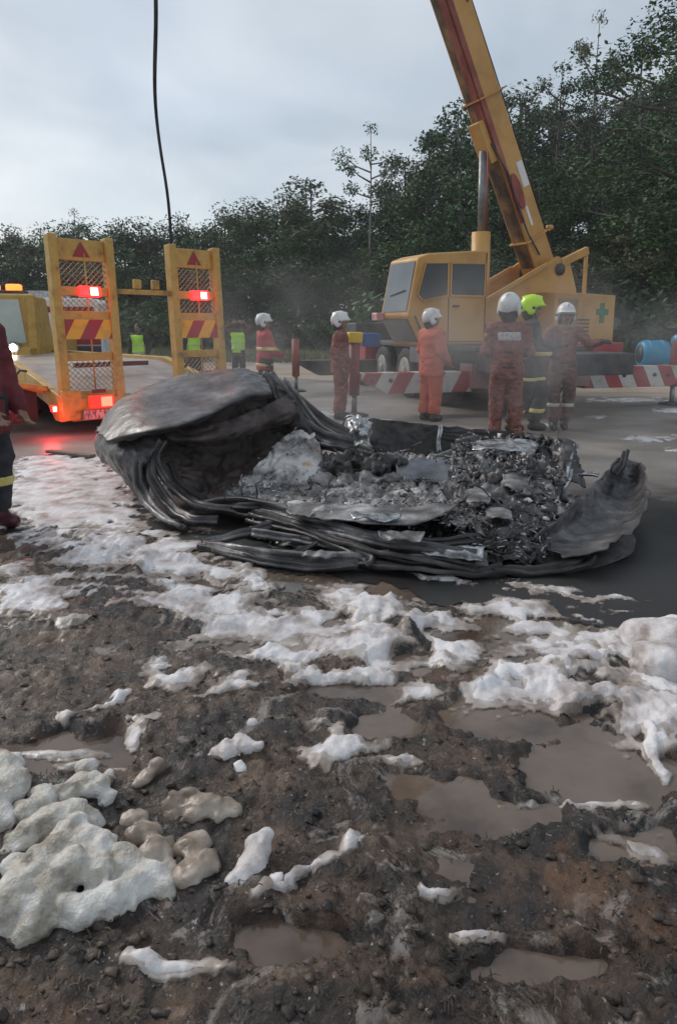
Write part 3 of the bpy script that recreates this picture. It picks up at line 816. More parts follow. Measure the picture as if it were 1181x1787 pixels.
stand(930, 1350, 52, 30, 33, 190, 310, [0, 1, 2], 'near dark tree of the wood right of the crane counterweight', 'near trees right of the crane', 1.4)
# trees that stand out one by one
tree_to(8, 645, 44, 213, 'slender pale-trunked tree with a sparse crown left of the crane cab', name='slender_tree', width=.95, rot=.6)
tree_to(6, 1015, 46, 18, 'tall airy tree with bare twigs against the sky at upper right', name='airy_tree', width=.8, rot=1.0)
tree_to(9, 955, 45, 105, 'feathery thin-leaved tree just right of the crane boom', name='airy_tree', width=1.0, rot=2.0)
tree_to(6, 1085, 44, 60, 'loose-crowned tree between the airy tree and the right edge', name='airy_tree', width=1.1, rot=3.0)
tree_to(10, 1165, 31, -60, 'dark overhanging tree in the top right corner', name='overhanging_tree', width=1.25, rot=4.1)
tree_to(11, 1240, 30, -120, 'big dark tree cut by the right picture edge', name='overhanging_tree', width=1.6, rot=1.2)
tree_to(7, 150, 50, 366, 'small tufted tree top rising above the left ramp', name='tufted_tree', width=.9, rot=.3)
tree_to(4, 545, 50, 318, 'greyish round-crowned tree highest in the wood behind the red-jacketed firefighter', name='round_crowned_tree', width=1.5, rot=5.0)
tree_to(5, 795, 43, 178, 'tree crown showing just left of the crane boom', name='broadleaf_tree', width=1.1, rot=2.2)

# shrubs and scrub along the foot of the wood
def shrub_proto(seed, lm):
    rr = np.random.default_rng(seed); rnd = random.Random(seed)
    C = [(rnd.uniform(-1.2, 1.2), rnd.uniform(-.8, .8), rnd.uniform(.35, 1.5)) for _ in range(14)]
    V, Q = leaf_cloud(C, [rnd.uniform(.4, .75) for _ in C], 60, .14, .30, rr)
    V[:, 2] = np.maximum(V[:, 2], 0.0)
    st = MB()
    for c in C[:7]: st.tube([(c[0] * .2, c[1] * .2, 0), c], [.03, .008], 5)
    return st, V, Q
shr = []
for i, lm in enumerate((M_leaf, M_leaf2, M_leaf)):
    st, V, Q = shrub_proto(300 + i, lm)
    root = thing('shrub', 'scrubby bush at the foot of the wood', 'shrub', (0, -50, 0), 0, 'bushes along the foot of the wood')
    mesh_np('crown', V, Q, lm, root); st.build('stem', M_bark, root); shr.append([root, False])
for k in range(64):
    u = -100 + k * 21 + rt.uniform(-10, 10)
    y = np.interp(u, [-100, 500, 640, 1000, 1300], [44, 42, 36, 29.5, 27.5]) + rt.uniform(-1.2, 3)
    p = at(u, 600, float(y)); s = rt.uniform(.8, 1.5) * (1.25 if u > 620 else 1.1)
    e_ = shr[k % 3]
    root = e_[0] if not e_[1] else copy_tree(e_[0]); e_[1] = True
    root.location = (p.x, p.y, float(hill_z(np.array(p.x), np.array(p.y))) - .05); root.rotation_euler = (0, 0, rt.uniform(0, 6.28)); root.scale = (s * 1.15, s * 1.15, s)
# rough grass of the far verge
rg = np.random.default_rng(9); m_ = 16000
gxx = rg.uniform(-24, 20, m_); gyy = rg.uniform(27.5, 42, m_); gyy = np.where(gxx < 0, gyy + (-gxx) * .15, gyy)
gb = np.stack([gxx, gyy, hill_z(gxx, gyy) - .02], 1)
A = rg.uniform(0, 6.28, m_); Hh = rg.uniform(.12, .45, m_)[:, None]; S = np.stack([np.cos(A), np.sin(A), 0 * A], 1) * .035
lean = np.stack([rg.normal(0, .1, m_), rg.normal(0, .1, m_), 0 * A], 1)
V = np.stack([gb - S, gb + S, gb + lean + Hh * np.array([0, 0, 1])], 1).reshape(-1, 3)
o = mesh_np('verge_grass', V, np.arange(m_ * 3).reshape(m_, 3), leaf_material('grass_blades', (.06, .08, .03), (.09, .11, .045), (.15, .15, .075)))
tag(o, 'rough green grass along the foot of the wood', 'grass', kind='stuff')

# ================================================================== BURNT CAR WRECK
M_burnt = material('burnt_steel', [(0.026, 0.024, 0.025), (0.075, 0.070, 0.072), (0.22, 0.21, 0.21)], 3.5, 0.42, 0.3, bump=0.45, bscale=28, stops=[.36, .54, .74], rvar=.2, bdist=.006)
M_soot = material('soot_black', [(0.012, 0.011, 0.0115), (0.042, 0.037, 0.037), (0.12, 0.105, 0.10)], 4.0, 0.6, 0.1, bump=0.5, bscale=30, stops=[.38, .56, .76], bdist=.006)
M_ashy = material('ashen_steel', [(0.040, 0.038, 0.038), (0.13, 0.125, 0.125), (0.27, 0.26, 0.26), (0.58, 0.57, 0.57)], 4.0, 0.5, 0.2, bump=0.7, bscale=45, stops=[.37, .49, .59, .70], detail=9, rvar=.2, bdist=.006)
M_pale = material('heat_bleached_plate', [(0.06, 0.056, 0.054), (0.26, 0.245, 0.235), (0.58, 0.56, 0.55), (0.40, 0.23, 0.11)], 3.2, 0.5, 0.15, bump=0.5, bscale=40, stops=[.36, .47, .60, .72], bdist=.005)
M_brown = material('scorched_brown_lining', [(0.026, 0.019, 0.018), (0.075, 0.055, 0.051), (0.15, 0.118, 0.108)], 3.0, 0.55, 0.1, bump=0.5, bscale=22, stops=[.36, .54, .74], bdist=.008)
M_bright = material('bare_aluminium', [(0.10, 0.10, 0.105), (0.36, 0.37, 0.39), (0.60, 0.61, 0.63)], 9.0, 0.33, 0.7, bump=0.6, bscale=30, stops=[.36, .5, .64], bdist=.006)
M_blue_plate = material('blued_plate', [(0.045, 0.05, 0.06), (0.11, 0.12, 0.14), (0.20, 0.205, 0.22)], 4.0, 0.4, 0.3, bump=0.3, bscale=30, bdist=.004)

WO = Vector((0.0, 5.0, 0.0))
wreck = thing('burnt_car_wreck', 'crushed burnt-out car wreck lying in foam across the road edge', 'car wreck', WO)

def catmull(P, n):
    """resample rows of points smoothly to n points"""
    P = np.asarray(P, float); m = len(P)
    Q = np.concatenate([[2 * P[0] - P[1]], P, [2 * P[-1] - P[-2]]])
    out = []
    for t in np.linspace(0, m - 1 - 1e-6, n):
        i = int(t); f = t - i
        a, b, c, d = Q[i], Q[i + 1], Q[i + 2], Q[i + 3]
        out.append(.5 * (2 * b + (c - a) * f + (2 * a - 5 * b + 4 * c - d) * f * f + (3 * b - a - 3 * c + d) * f ** 3))
    return np.array(out)
SURF = {}
def sheet_metal(name, rows, mat, nu=56, nv=26, crumple=0.02, seed=0, parent=None, thick=0.006, freq=3.0, label=None, ragged=0.02, crease=0.0, fold=0.0, flat=False):
    """a panel through rows of (u, v, Y) measurements, dented, torn at the rim, with plate thickness"""
    W = [[np.array(at(*p)) for p in r] for r in rows]
    A = np.array([catmull(r, nu) for r in W])
    A = np.array([catmull(A[:, i], nv) for i in range(nu)])         # nu x nv x 3
    du = np.gradient(A, axis=0); dv = np.gradient(A, axis=1)
    N = np.cross(du, dv); N /= np.linalg.norm(N, axis=2, keepdims=True) + 1e-9
    x, y, z = A[..., 0], A[..., 1], A[..., 2]
    d = noise3(x * freq, y * freq, z * freq, seed) + .5 * noise3(x * freq * 2.3, y * freq * 2.3, z * freq * 2.3, seed + 1)
    sharp = 1 - 2 * np.abs(noise3(x * freq * 1.7 + 5, y * freq * 1.7, z * freq * 1.7, seed + 2))
    d = .6 * d + .6 * sharp + .25 * noise3(x * 14, y * 14, z * 14, seed + 3)
    if crease: d = d + crease * np.sin((x * .6 + z * 1.4) * 26 + 4 * noise3(x * 2, y * 2, z * 2, seed + 9))
    if fold:    # sharp creases: folded contour lines of a noise
        w_ = noise3(x * 4.1, y * 4.1, z * 4.1, seed + 12) * 2.2 + noise3(x * 9, y * 9, z * 9, seed + 13) * .9
        tri = np.abs(w_ - np.floor(w_) - .5) * 2
        w2 = noise3(x * 13, y * 13, z * 13, seed + 14) * 2.0
        tri2 = np.abs(w2 - np.floor(w2) - .5) * 2
        d = d * .6 + fold * (tri - .5) * 1.6 + fold * .5 * (tri2 - .5) + fold * .35 * noise3(x * 38, y * 38, z * 38, seed + 15)
    A = A + N * (crumple * d)[..., None]
    # torn rim
    sx = np.linspace(0, 1, nu)[:, None] * np.ones((1, nv)); sy = np.linspace(0, 1, nv)[None, :] * np.ones((nu, 1))
    rim = np.maximum(np.abs(sx * 2 - 1), np.abs(sy * 2 - 1)) ** 12
    A = A + rim[..., None] * ragged * np.stack([noise3(x * 11, y * 11, z * 11, seed + 4), noise3(x * 11, y * 11, z * 11, seed + 5), noise3(x * 11, y * 11, z * 11, seed + 6)], -1)
    A[..., 2] = np.maximum(A[..., 2], 0.004)
    SURF.setdefault(name, []).append(A.reshape(-1, 3))
    o = mesh_np(name, A.reshape(-1, 3) - np.array(WO), quads(nu, nv), mat, parent or wreck, smooth=not flat)
    s = o.modifiers.new('thickness', 'SOLIDIFY'); s.thickness = thick; s.offset = 0
    if label: o['label'] = label
    return o
def channel(name, pts, w, h, mat, seed=0, parent=None, n=40, twist=0.6, wob=.008, label=None, lips=True):
    """bent pressed-steel channel along measured points: a web with two folded lips"""
    P = catmull([np.array(at(*p)) for p in pts], n)
    P = P + wob * np.stack([noise3(P[:, 0] * 9, P[:, 1] * 9, P[:, 2] * 9, seed + q) for q in range(3)], 1)
    T = np.gradient(P, axis=0); T /= np.linalg.norm(T, axis=1, keepdims=True)
    prof = np.array([(-.62, -.7), (-.5, 0.), (-.5, 0.), (-.2, .0), (-.12, -.5), (.12, -.5), (.2, .0), (.5, 0.), (.5, 0.), (.62, -.7)]) if lips else np.array([(-.5, 0), (-.2, .12), (.2, .12), (.5, 0)])
    rng_ = random.Random(seed); a0 = rng_.uniform(-.5, .5)
    V = []
    for i in range(n):
        t = Vector(T[i]); up = Vector((0, -.55, .83)); s_ = t.cross(up).normalized(); u_ = s_.cross(t).normalized()
        an = a0 + twist * math.sin(i / n * 4 + seed); ww = w * (1 + .12 * math.sin(i * .31 + seed) * math.sin(i * .13))
        for (a, b) in prof:
            q = s_ * (a * ww) + u_ * (b * h)
            q = Matrix.Rotation(an, 3, t) @ q
            V.append(np.array(P[i]) + np.array(q))
    V = np.array(V)
    V = V + .004 * np.stack([noise3(V[:, 0] * 17, V[:, 1] * 17, V[:, 2] * 17, seed + q) for q in range(3)], 1)
    V[:, 2] = np.maximum(V[:, 2], .004)
    o = mesh_np(name, V - np.array(WO), quads(n, len(prof)), mat, parent or wreck, smooth=False)
    s = o.modifiers.new('thickness', 'SOLIDIFY'); s.thickness = .004; s.offset = 0
    if label: o['label'] = label
    return o

# --- rear body: collapsed roof and boot skin humped up at the left
roof = sheet_metal('roof_skin', [
    [(168, 752, 6.1), (205, 700, 6.6), (270, 668, 6.9), (345, 648, 7.0), (415, 641, 7.0), (450, 650, 6.9)],
    [(170, 754, 5.9), (215, 706, 6.1), (285, 682, 6.3), (360, 664, 6.5), (425, 652, 6.6), (462, 660, 6.6)],
    [(176, 760, 5.6), (228, 728, 5.6), (300, 708, 5.75), (370, 690, 6.0), (432, 668, 6.25), (470, 672, 6.4)],
    [(184, 768, 5.4), (245, 752, 5.22), (310, 738, 5.25), (368, 718, 5.5), (430, 690, 5.9), (474, 684, 6.2)],
    [(188, 776, 5.42), (250, 762, 5.27), (312, 748, 5.32), (370, 726, 5.58), (432, 698, 5.98), (476, 694, 6.25)]], M_burnt, 110, 60, .010, 3, fold=.22, freq=2.2, thick=.008, label='dark sooty roof skin folded over the rear')
sheet_metal('rear_corner_skin', [
    [(170, 746, 6.0), (200, 752, 5.7), (245, 748, 5.45), (275, 746, 5.4)],
    [(164, 778, 5.95), (196, 792, 5.5), (235, 800, 5.28), (262, 792, 5.25)],
    [(176, 800, 5.9), (208, 822, 5.5), (238, 835, 5.3), (255, 825, 5.3)],
    [(205, 818, 5.9), (222, 845, 5.6), (240, 868, 5.45), (262, 868, 5.45)]], M_burnt, 60, 40, .014, 13, fold=.5)
sheet_metal('rear_lining', [
    [(245, 745, 5.6), (330, 722, 5.85), (410, 690, 6.35), (470, 668, 6.75), (505, 660, 6.95)],
    [(268, 792, 5.55), (340, 775, 5.95), (430, 748, 6.4), (500, 728, 6.7), (545, 740, 6.7)],
    [(280, 825, 5.5), (350, 815, 5.9), (430, 800, 6.2), (500, 780, 6.4), (560, 778, 6.5)],
    [(300, 862, 5.4), (370, 858, 5.6), (440, 850, 5.75), (500, 835, 5.95), (560, 820, 6.1)]], M_brown, 100, 64, .045, 23, freq=2.4, crease=.3, fold=.5, label='brown scorched lining hollowed under the roof skin')
sheet_metal('boot_fold', [
    [(290, 752, 5.5), (360, 742, 5.62), (430, 720, 5.95), (500, 690, 6.4)],
    [(296, 768, 5.42), (370, 764, 5.52), (440, 742, 5.85), (515, 712, 6.35)],
    [(310, 778, 5.5), (380, 776, 5.62), (452, 754, 5.95), (525, 730, 6.45)]], M_brown, 70, 24, .02, 33, fold=.5)
sheet_metal('rear_quarter_skin', [
    [(440, 655, 6.8), (470, 660, 6.75), (500, 682, 6.6), (522, 705, 6.5)],
    [(455, 690, 6.75), (480, 705, 6.6), (520, 735, 6.4), (550, 760, 6.3)],
    [(450, 740, 6.6), (500, 760, 6.45), (545, 780, 6.3), (590, 790, 6.2)]], M_soot, 60, 40, .03, 43, fold=.5)
# --- pillars and window frames
channel('rear_pillar', [(246, 788, 5.3), (238, 820, 5.2), (252, 862, 5.05), (285, 898, -.09), (322, 918, -.05)], .075, .04, M_ashy, 1, label='bent pillar whitened with foam')
channel('rear_pillar', [(262, 792, 5.3), (262, 828, 5.15), (290, 872, 5.0), (330, 902, -.10), (380, 906, -.09)], .07, .04, M_burnt, 2)
channel('rear_pillar', [(282, 766, 5.35), (272, 796, 5.3), (300, 842, 5.2), (345, 876, -.16), (420, 888, -.14)], .08, .045, M_burnt, 3)
channel('rear_pillar', [(300, 806, 5.4), (318, 840, 5.3), (360, 870, 5.2), (420, 882, -.17), (470, 878, -.18)], .06, .04, M_soot, 4)
channel('window_frame', [(470, 646, 6.8), (492, 690, 6.6), (520, 735, 6.4), (560, 762, 6.3), (625, 778, 6.2)], .13, .05, M_burnt, 5)
channel('window_frame', [(490, 660, 6.8), (520, 700, 6.65), (556, 745, 6.5), (600, 770, 6.4), (650, 790, 6.3)], .07, .04, M_ashy, 6)
channel('window_frame', [(505, 690, 7.0), (560, 730, 6.9), (610, 755, 6.8), (660, 768, 6.7)], .12, .05, M_soot, 7)
channel('window_frame', [(560, 770, 6.2), (600, 778, 6.2), (640, 788, 6.2), (690, 792, 6.2)], .05, .03, M_ashy, 8)
# --- floor, seat back plate, far side wall
sheet_metal('seat_back_plate', [
    [(505, 752, 6.2), (530, 752, 6.2), (558, 772, 6.1)],
    [(470, 788, 5.95), (515, 790, 5.9), (562, 800, 5.9)],
    [(430, 830, 5.7), (490, 835, 5.6), (545, 842, 5.6)],
    [(400, 862, 5.5), (470, 868, 5.4), (540, 868, 5.4)]], M_pale, 80, 70, .028, 53, freq=4, fold=.6, label='heat-bleached plate streaked with rust and white ash')
sheet_metal('far_door_skin', [
    [(640, 730, 6.75), (690, 734, 6.75), (750, 740, 6.7), (820, 748, 6.6), (900, 752, 6.5)],
    [(642, 752, 6.72), (690, 756, 6.7), (750, 762, 6.65), (820, 768, 6.55), (900, 770, 6.45)],
    [(646, 792, 6.65), (690, 796, 6.6), (750, 798, 6.6), (820, 798, 6.5), (900, 800, 6.4)]], M_soot, 90, 30, .014, 63, fold=.6, label='black far-side door skin standing behind the floor')
channel('door_post', [(768, 742, 6.55), (767, 762, 6.5), (766, 790, 6.45)], .035, .03, M_bright, 9, n=14)
sheet_metal('torn_foil', [
    [(606, 728, 6.25), (628, 722, 6.2), (652, 736, 6.25)],
    [(612, 750, 6.1), (632, 744, 6.0), (650, 756, 6.1)],
    [(618, 782, 6.05), (634, 776, 5.95), (648, 784, 6.05)]], M_bright, 30, 34, .03, 73, freq=9, crease=.5, label='bright crinkled foil hanging over the far sill')
mb = MB(); p0, p1, p2, p3 = at(598, 742, 6.3), at(604, 728, 6.28), at(616, 726, 6.25), at(620, 744, 6.2)
mb.tube([tuple(q) for q in catmull([p0, p1, p2, p3], 14)], .008, 6); mb.build('wire_loop', M_bright, wreck, off=WO)
def hmap(u, v, Y):   # resting height for the wreck's floor
    return at(u, v, Y).z
sheet_metal('floor_pan', [
    [(470, 800, 6.1), (560, 792, 6.2), (660, 792, 6.3), (780, 792, 6.2), (880, 790, 6.0)],
    [(420, 840, 5.7), (540, 838, 5.75), (660, 835, 5.75), (780, 835, 5.65), (880, 840, 5.5)],
    [(380, 872, -.10), (520, 876, -.17), (660, 880, -.20), (760, 885, -.22), (860, 900, -.22)],
    [(360, 892, -.06), (520, 896, -.14), (660, 905, -.18), (770, 905, -.20), (850, 935, -.18)]], M_ashy, 190, 110, .032, 83, freq=4.5, fold=.9, label='buckled floor pan covered in ash')
sheet_metal('sill_plate', [
    [(500, 876, -.21), (580, 876, -.23), (660, 882, -.25), (740, 882, -.27), (800, 878, -.28)],
    [(500, 892, -.21), (580, 894, -.23), (660, 900, -.25), (730, 900, -.27), (775, 893, -.28)],
    [(505, 900, -.20), (580, 906, -.22), (660, 914, -.24), (730, 912, -.26), (768, 898, -.28)]], M_ashy, 60, 16, .008, 93, thick=.01, label='pale torn sill plate with a sharp corner')
sheet_metal('inner_sill', [
    [(505, 904, 4.9), (600, 914, 4.72), (700, 920, 4.6), (770, 906, 4.6), (850, 925, 4.5)],
    [(510, 925, -.02), (600, 940, -.02), (700, 948, -.02), (780, 948, -.02), (860, 960, -.02)]], M_soot, 120, 20, .02, 97, fold=.6)
# --- near-side sills and door frames crushed flat in the foreground
for k, (pts, w, m) in enumerate((
        ([(330, 892, -.08), (420, 880, -.16), (520, 900, -.17), (620, 930, -.16), (720, 950, -.15), (830, 968, -.12)], .09, M_burnt),
        ([(400, 886, -.13), (500, 908, -.14), (600, 942, -.12), (680, 964, -.11), (760, 977, -.10), (835, 990, -.06)], .08, M_soot),
        ([(430, 902, -.11), (520, 922, -.12), (600, 952, -.10), (640, 972, -.08), (630, 986, -.05)], .07, M_burnt),
        ([(352, 946, -.05), (430, 928, -.08), (500, 908, -.12), (560, 918, -.12)], .06, M_burnt),
        ([(350, 946, -.05), (430, 962, -.06), (520, 975, -.06), (630, 978, -.06)], .07, M_ashy),
        ([(372, 956, -.04), (460, 978, -.04), (540, 988, -.04), (622, 986, -.05)], .05, M_burnt),
        ([(440, 930, -.08), (520, 940, -.08), (590, 954, -.08), (640, 968, -.07)], .045, M_ashy),
        ([(500, 970, -.05), (540, 953, -.07), (560, 940, -.09)], .03, M_burnt),
        ([(630, 978, -.06), (720, 987, -.06), (800, 996, -.05), (880, 990, -.05)], .08, M_soot),
        ([(560, 922, -.14), (660, 944, -.13), (740, 962, -.11), (820, 962, -.11)], .06, M_ashy),
        ([(620, 928, -.15), (690, 938, -.15), (770, 946, -.14), (840, 938, -.16)], .05, M_burnt),
        ([(860, 990, -.05), (940, 994, -.04), (1000, 985, -.06), (1030, 968, -.08)], .07, M_soot),
        ([(470, 893, -.15), (560, 912, -.16), (650, 935, -.15), (740, 946, -.15)], .05, M_ashy),
        ([(460, 912, -.10), (540, 930, -.11), (610, 950, -.10), (700, 972, -.09), (780, 985, -.07)], .05, M_burnt),
        ([(640, 950, -.10), (700, 958, -.11), (770, 966, -.11), (850, 975, -.09)], .10, M_ashy))):
    channel('door_frame' if k in (3, 4, 5, 6, 7) else 'crushed_sill', pts, w, w * .5, m, 20 + k, n=44)
sheet_metal('near_door_skin', [
    [(450, 905, -.08), (520, 922, -.07), (620, 950, -.06), (720, 968, -.05), (830, 980, -.04)],
    [(430, 935, -.02), (520, 955, -.02), (620, 972, -.015), (720, 984, -.015), (830, 992, -.012)]], M_soot, 140, 24, .02, 103, freq=4, fold=.7)
# --- dashboard, engine bay and front corner on the right
sheet_metal('dashboard_plate', [
    [(690, 808, 5.85), (740, 800, 5.9), (798, 806, 5.8)],
    [(694, 836, 5.6), (742, 832, 5.6), (790, 838, 5.5)],
    [(706, 868, 5.35), (745, 874, 5.28), (776, 882, 5.2)]], M_blue_plate, 30, 26, .012, 113, label='flat blue-grey plate leaning on the debris')
sheet_metal('firewall', [
    [(790, 770, 6.1), (850, 760, 6.0), (920, 758, 5.9), (985, 768, 5.8)],
    [(785, 810, 5.8), (850, 806, 5.7), (920, 806, 5.6), (985, 815, 5.5)],
    [(775, 870, -.22), (850, 868, -.26), (920, 865, -.28), (975, 872, -.26)],
    [(800, 930, -.13), (850, 932, -.16), (910, 925, -.17), (955, 920, -.16)],
    [(800, 972, -.03), (850, 982, -.04), (910, 982, -.04), (960, 974, -.04)]], M_burnt, 120, 130, .032, 123, freq=4, fold=1.1, label='collapsed engine bay skin full of dents')
sheet_metal('wing_fin', [
    [(958, 778, 5.75), (980, 764, 5.75), (1003, 772, 5.7)],
    [(965, 805, 5.6), (990, 800, 5.55), (1015, 815, 5.5)],
    [(975, 840, 5.4), (1000, 842, 5.35), (1020, 848, 5.3)]], M_burnt, 40, 40, .02, 133, fold=.6)
channel('wing_edge', [(1005, 772, 5.7), (1000, 810, 5.5), (985, 850, 5.25), (960, 890, 5.0), (925, 935, 4.7)], .05, .03, M_bright, 41)
channel('wing_edge', [(985, 825, 5.5), (1030, 826, 5.4), (1045, 830, 5.35)], .03, .02, M_bright, 42, n=20)
channel('cross_member', [(815, 790, 5.9), (880, 782, 5.85), (950, 778, 5.8)], .07, .04, M_bright, 43)
channel('cross_member', [(760, 800, 6.0), (830, 780, 6.0), (900, 772, 5.9), (965, 776, 5.8)], .09, .04, M_ashy, 44)
sheet_metal('front_wing', [
    [(930, 940, -.16), (985, 893, -.22), (1032, 848, -.28), (1066, 815, -.34), (1088, 796, -.38)],
    [(940, 950, -.10), (1005, 918, -.11), (1056, 880, -.15), (1085, 838, -.22), (1096, 799, -.34)],
    [(958, 962, -.09), (1025, 943, -.09), (1084, 904, -.12), (1110, 858, -.19), (1106, 803, -.33)],
    [(985, 970, -.13), (1050, 958, -.14), (1108, 918, -.17), (1131, 868, -.25), (1120, 808, -.36)]], M_burnt, 90, 50, .010, 143, fold=.6, thick=.008, label='curved front wing sheet bowing out at the right end')
channel('wing_horn', [(1072, 826, -.30), (1084, 808, -.36), (1091, 786, -.42)], .05, .03, M_soot, 45, n=16)
sheet_metal('underbody_shadow_sheet', [  # black sheet filling the gap below the wing, stands in for its shadow
    [(930, 958, -.09), (1000, 962, -.07), (1060, 948, -.08), (1105, 918, -.09)],
    [(930, 985, -.01), (1000, 992, -.01), (1060, 985, -.01), (1110, 960, -.01)]], M_soot, 40, 14, .02, 153)

for k_, (u_, v_, w_, h_) in enumerate(((790, 966, 55, 12), (700, 938, 40, 9), (880, 778, 60, 10), (870, 898, 26, 10), (655, 902, 45, 6), (560, 968, 30, 5), (900, 842, 26, 14), (835, 868, 22, 14))):
    z_ = (.11, .20, .50, .25, .26, .09, .34, .30)[k_]
    sheet_metal('torn_plate', [[(u_ - w_, v_ - h_, -z_ - .02), (u_, v_ - h_ - 3, -z_ - .03), (u_ + w_, v_ - h_ * .6, -z_ - .02)], [(u_ - w_ * .9, v_ + h_ * .4, -z_ - .01), (u_, v_ + h_ * .6, -z_ - .02), (u_ + w_ * .9, v_ + h_, -z_)]],
                (M_bright if k_ in (0, 2, 4) else M_ashy), 30, 14, .012, 200 + k_ * 10, fold=.6, freq=6)
# --- burnt lumps: engine block and melted parts
def lump(name, spots, mat, label=None, amp=.03, h=.016, fr=12, seed=0):
    cs = [(*at(u, v, Y), r) for u, v, Y, r in spots]; a = np.array(cs)
    lo = (a[:, :3] - a[:, 3:4]).min(0); hi = (a[:, :3] + a[:, 3:4]).max(0)
    g, og = field(lo - .05, hi + .05, h); F = None
    for x, y, z, r in cs:
        d = ellipsoid(g, (x, y, z), (r, r, r * .75)); F = d if F is None else smin(F, d, .03)
    F = F + amp * noise3(g[0] * fr, g[1] * fr, g[2] * fr, seed) + amp * .5 * noise3(g[0] * fr * 2.7, g[1] * fr * 2.7, g[2] * fr * 2.7, seed + 1)
    V, Q = surface(F, og, h)
    V[:, 2] = np.maximum(V[:, 2], .004)
    o = mesh_np(name, V - np.array(WO), Q, mat, wreck, smooth=True)
    if label: o['label'] = label
    return o
lump('engine_block', [(855, 825, -0.29, 0.093), (895, 835, -0.30, 0.102), (930, 818, -0.30, 0.085), (880, 868, -0.26, 0.085), (915, 872, -0.26, 0.085), (850, 858, -0.26, 0.068), (940, 850, -0.27, 0.068)], M_ashy, 'lumpy engine remains crusted with grey ash', .07, h=.013, fr=15, seed=3)
lump('gearbox', [(880, 930, -0.15, 0.068), (905, 945, -0.12, 0.068), (920, 925, -0.16, 0.068)], M_burnt, amp=.05, h=.013, seed=5)
lump('melted_lump', [(960, 890, -0.19, 0.068), (985, 870, -0.20, 0.051), (955, 915, -0.15, 0.051)], M_ashy, amp=.05, h=.013, seed=7)
for k_, (u_, v_, z_, r_) in enumerate(((835, 800, .46, .06), (870, 795, .48, .05), (905, 790, .5, .06), (945, 795, .48, .05), (830, 900, .28, .05), (860, 915, .24, .06), (940, 895, .30, .05), (810, 850, .36, .05), (965, 830, .42, .05), (840, 945, .14, .05))):
    lump('melted_lump', [(u_, v_, -z_ * .68, r_), (u_ + 12, v_ + 5, -z_ * .68, r_ * .7)], (M_ashy, M_burnt, M_pale)[k_ % 3], amp=.05, h=.012, fr=20, seed=30 + k_)
lump('seat_remains', [(600, 812, 5.9, .13), (650, 820, 5.8, .14), (690, 812, 5.9, .10), (620, 835, 5.7, .10)], M_soot, 'charred seat remains heaped on the floor', .06, seed=9)
lump('ash_heap', [(640, 842, 5.6, .12), (680, 845, 5.6, .12), (600, 850, 5.55, .12), (560, 845, 5.6, .10), (710, 860, 5.45, .08)], M_ashy, 'grey ash heap in the middle of the floor', .05, seed=11)
lump('burnt_tuft', [(740, 848, 5.4, .07), (755, 860, 5.35, .06), (728, 858, 5.4, .05)], M_soot, 'dark burnt tuft on the blue-grey plate', .06, h=.011, fr=22, seed=13)

# --- small torn scraps, wires and flakes lying through the wreck
def scraps(name, surfs, n, smin_, smax_, mat, seed, lift=.02):
    r = np.random.default_rng(seed); V, F = [], []
    pool = np.concatenate([q for k_ in surfs for q in SURF[k_]])
    for i in range(n):
        c = pool[r.integers(len(pool))] + r.normal(size=3) * .015; c[2] = max(c[2], .01) + r.uniform(0, lift)
        s = r.uniform(smin_, smax_) * (.5 + r.random()); a = r.normal(size=3); a[2] *= .5; a /= np.linalg.norm(a)
        b = np.cross(a, r.normal(size=3) + np.array([0, 0, .6])); b /= np.linalg.norm(b); nn = np.cross(a, b)
        w = s * r.uniform(.15, .7); k = s * r.uniform(-.35, .35)
        p = [c - a * s - b * w, c - b * w * r.uniform(.4, 1.2) + nn * k, c + a * s - b * w * r.uniform(.2, 1), c + a * s * r.uniform(.6, 1) + b * w, c + b * w * r.uniform(.4, 1.2) + nn * k * 1.3, c - a * s + b * w * r.uniform(.2, 1)]
        m = len(V); V += p; F += [(m, m + 1, m + 4, m + 5), (m + 1, m + 2, m + 3, m + 4)]
    V = np.array(V); V[:, 2] = np.maximum(V[:, 2], .004)
    o = mesh_np(name, V - np.array(WO), np.array(F), mat, wreck)
    sm_ = o.modifiers.new('thickness', 'SOLIDIFY'); sm_.thickness = .004; sm_.offset = 0
    o['kind'] = 'stuff'
    return o
fl_, en_, lo_s = ['floor_pan'], ['firewall'], ['near_door_skin', 'inner_sill']
scraps('ash_flakes', fl_ + fl_ + en_, 1700, .005, .020, M_ashy, 1, .03)
scraps('burnt_scraps', fl_ + en_ + en_, 380, .010, .045, M_burnt, 2, .04)
scraps('bright_slivers', fl_ + en_ + lo_s, 260, .008, .035, M_bright, 3)
scraps('rusty_scraps', fl_ + ['seat_back_plate'], 90, .010, .035, M_pale, 4)
scraps('foam_spatter', fl_ + ['sill_plate', 'firewall', 'near_door_skin', 'seat_back_plate'], 420, .008, .035, M_foam, 8, .012)
scraps('sill_scraps', lo_s, 260, .012, .05, M_burnt, 6, .06)
mb = MB(); r = random.Random(5)
for i in range(55):
    q_ = SURF[r.choice(['floor_pan', 'firewall', 'firewall', 'near_door_skin'])][0]
    p = Vector(q_[r.randrange(len(q_))]); p.z += .02
    pts = [p]
    d = Vector((r.uniform(-1, 1), r.uniform(-.5, .5), r.uniform(-.1, .4)))
    for q in range(7):
        d += Vector((r.uniform(-.7, .7), r.uniform(-.7, .7), r.uniform(-.6, .4))); d.normalize()
        p = p + d * .038; p.z = max(p.z, .012); pts.append(p)
    mb.tube([tuple(q) for q in catmull([tuple(q) for q in pts], 18)], r.uniform(.003, .007), 5)
mb.build('burnt_wires', M_burnt, wreck, off=WO, kind='stuff')

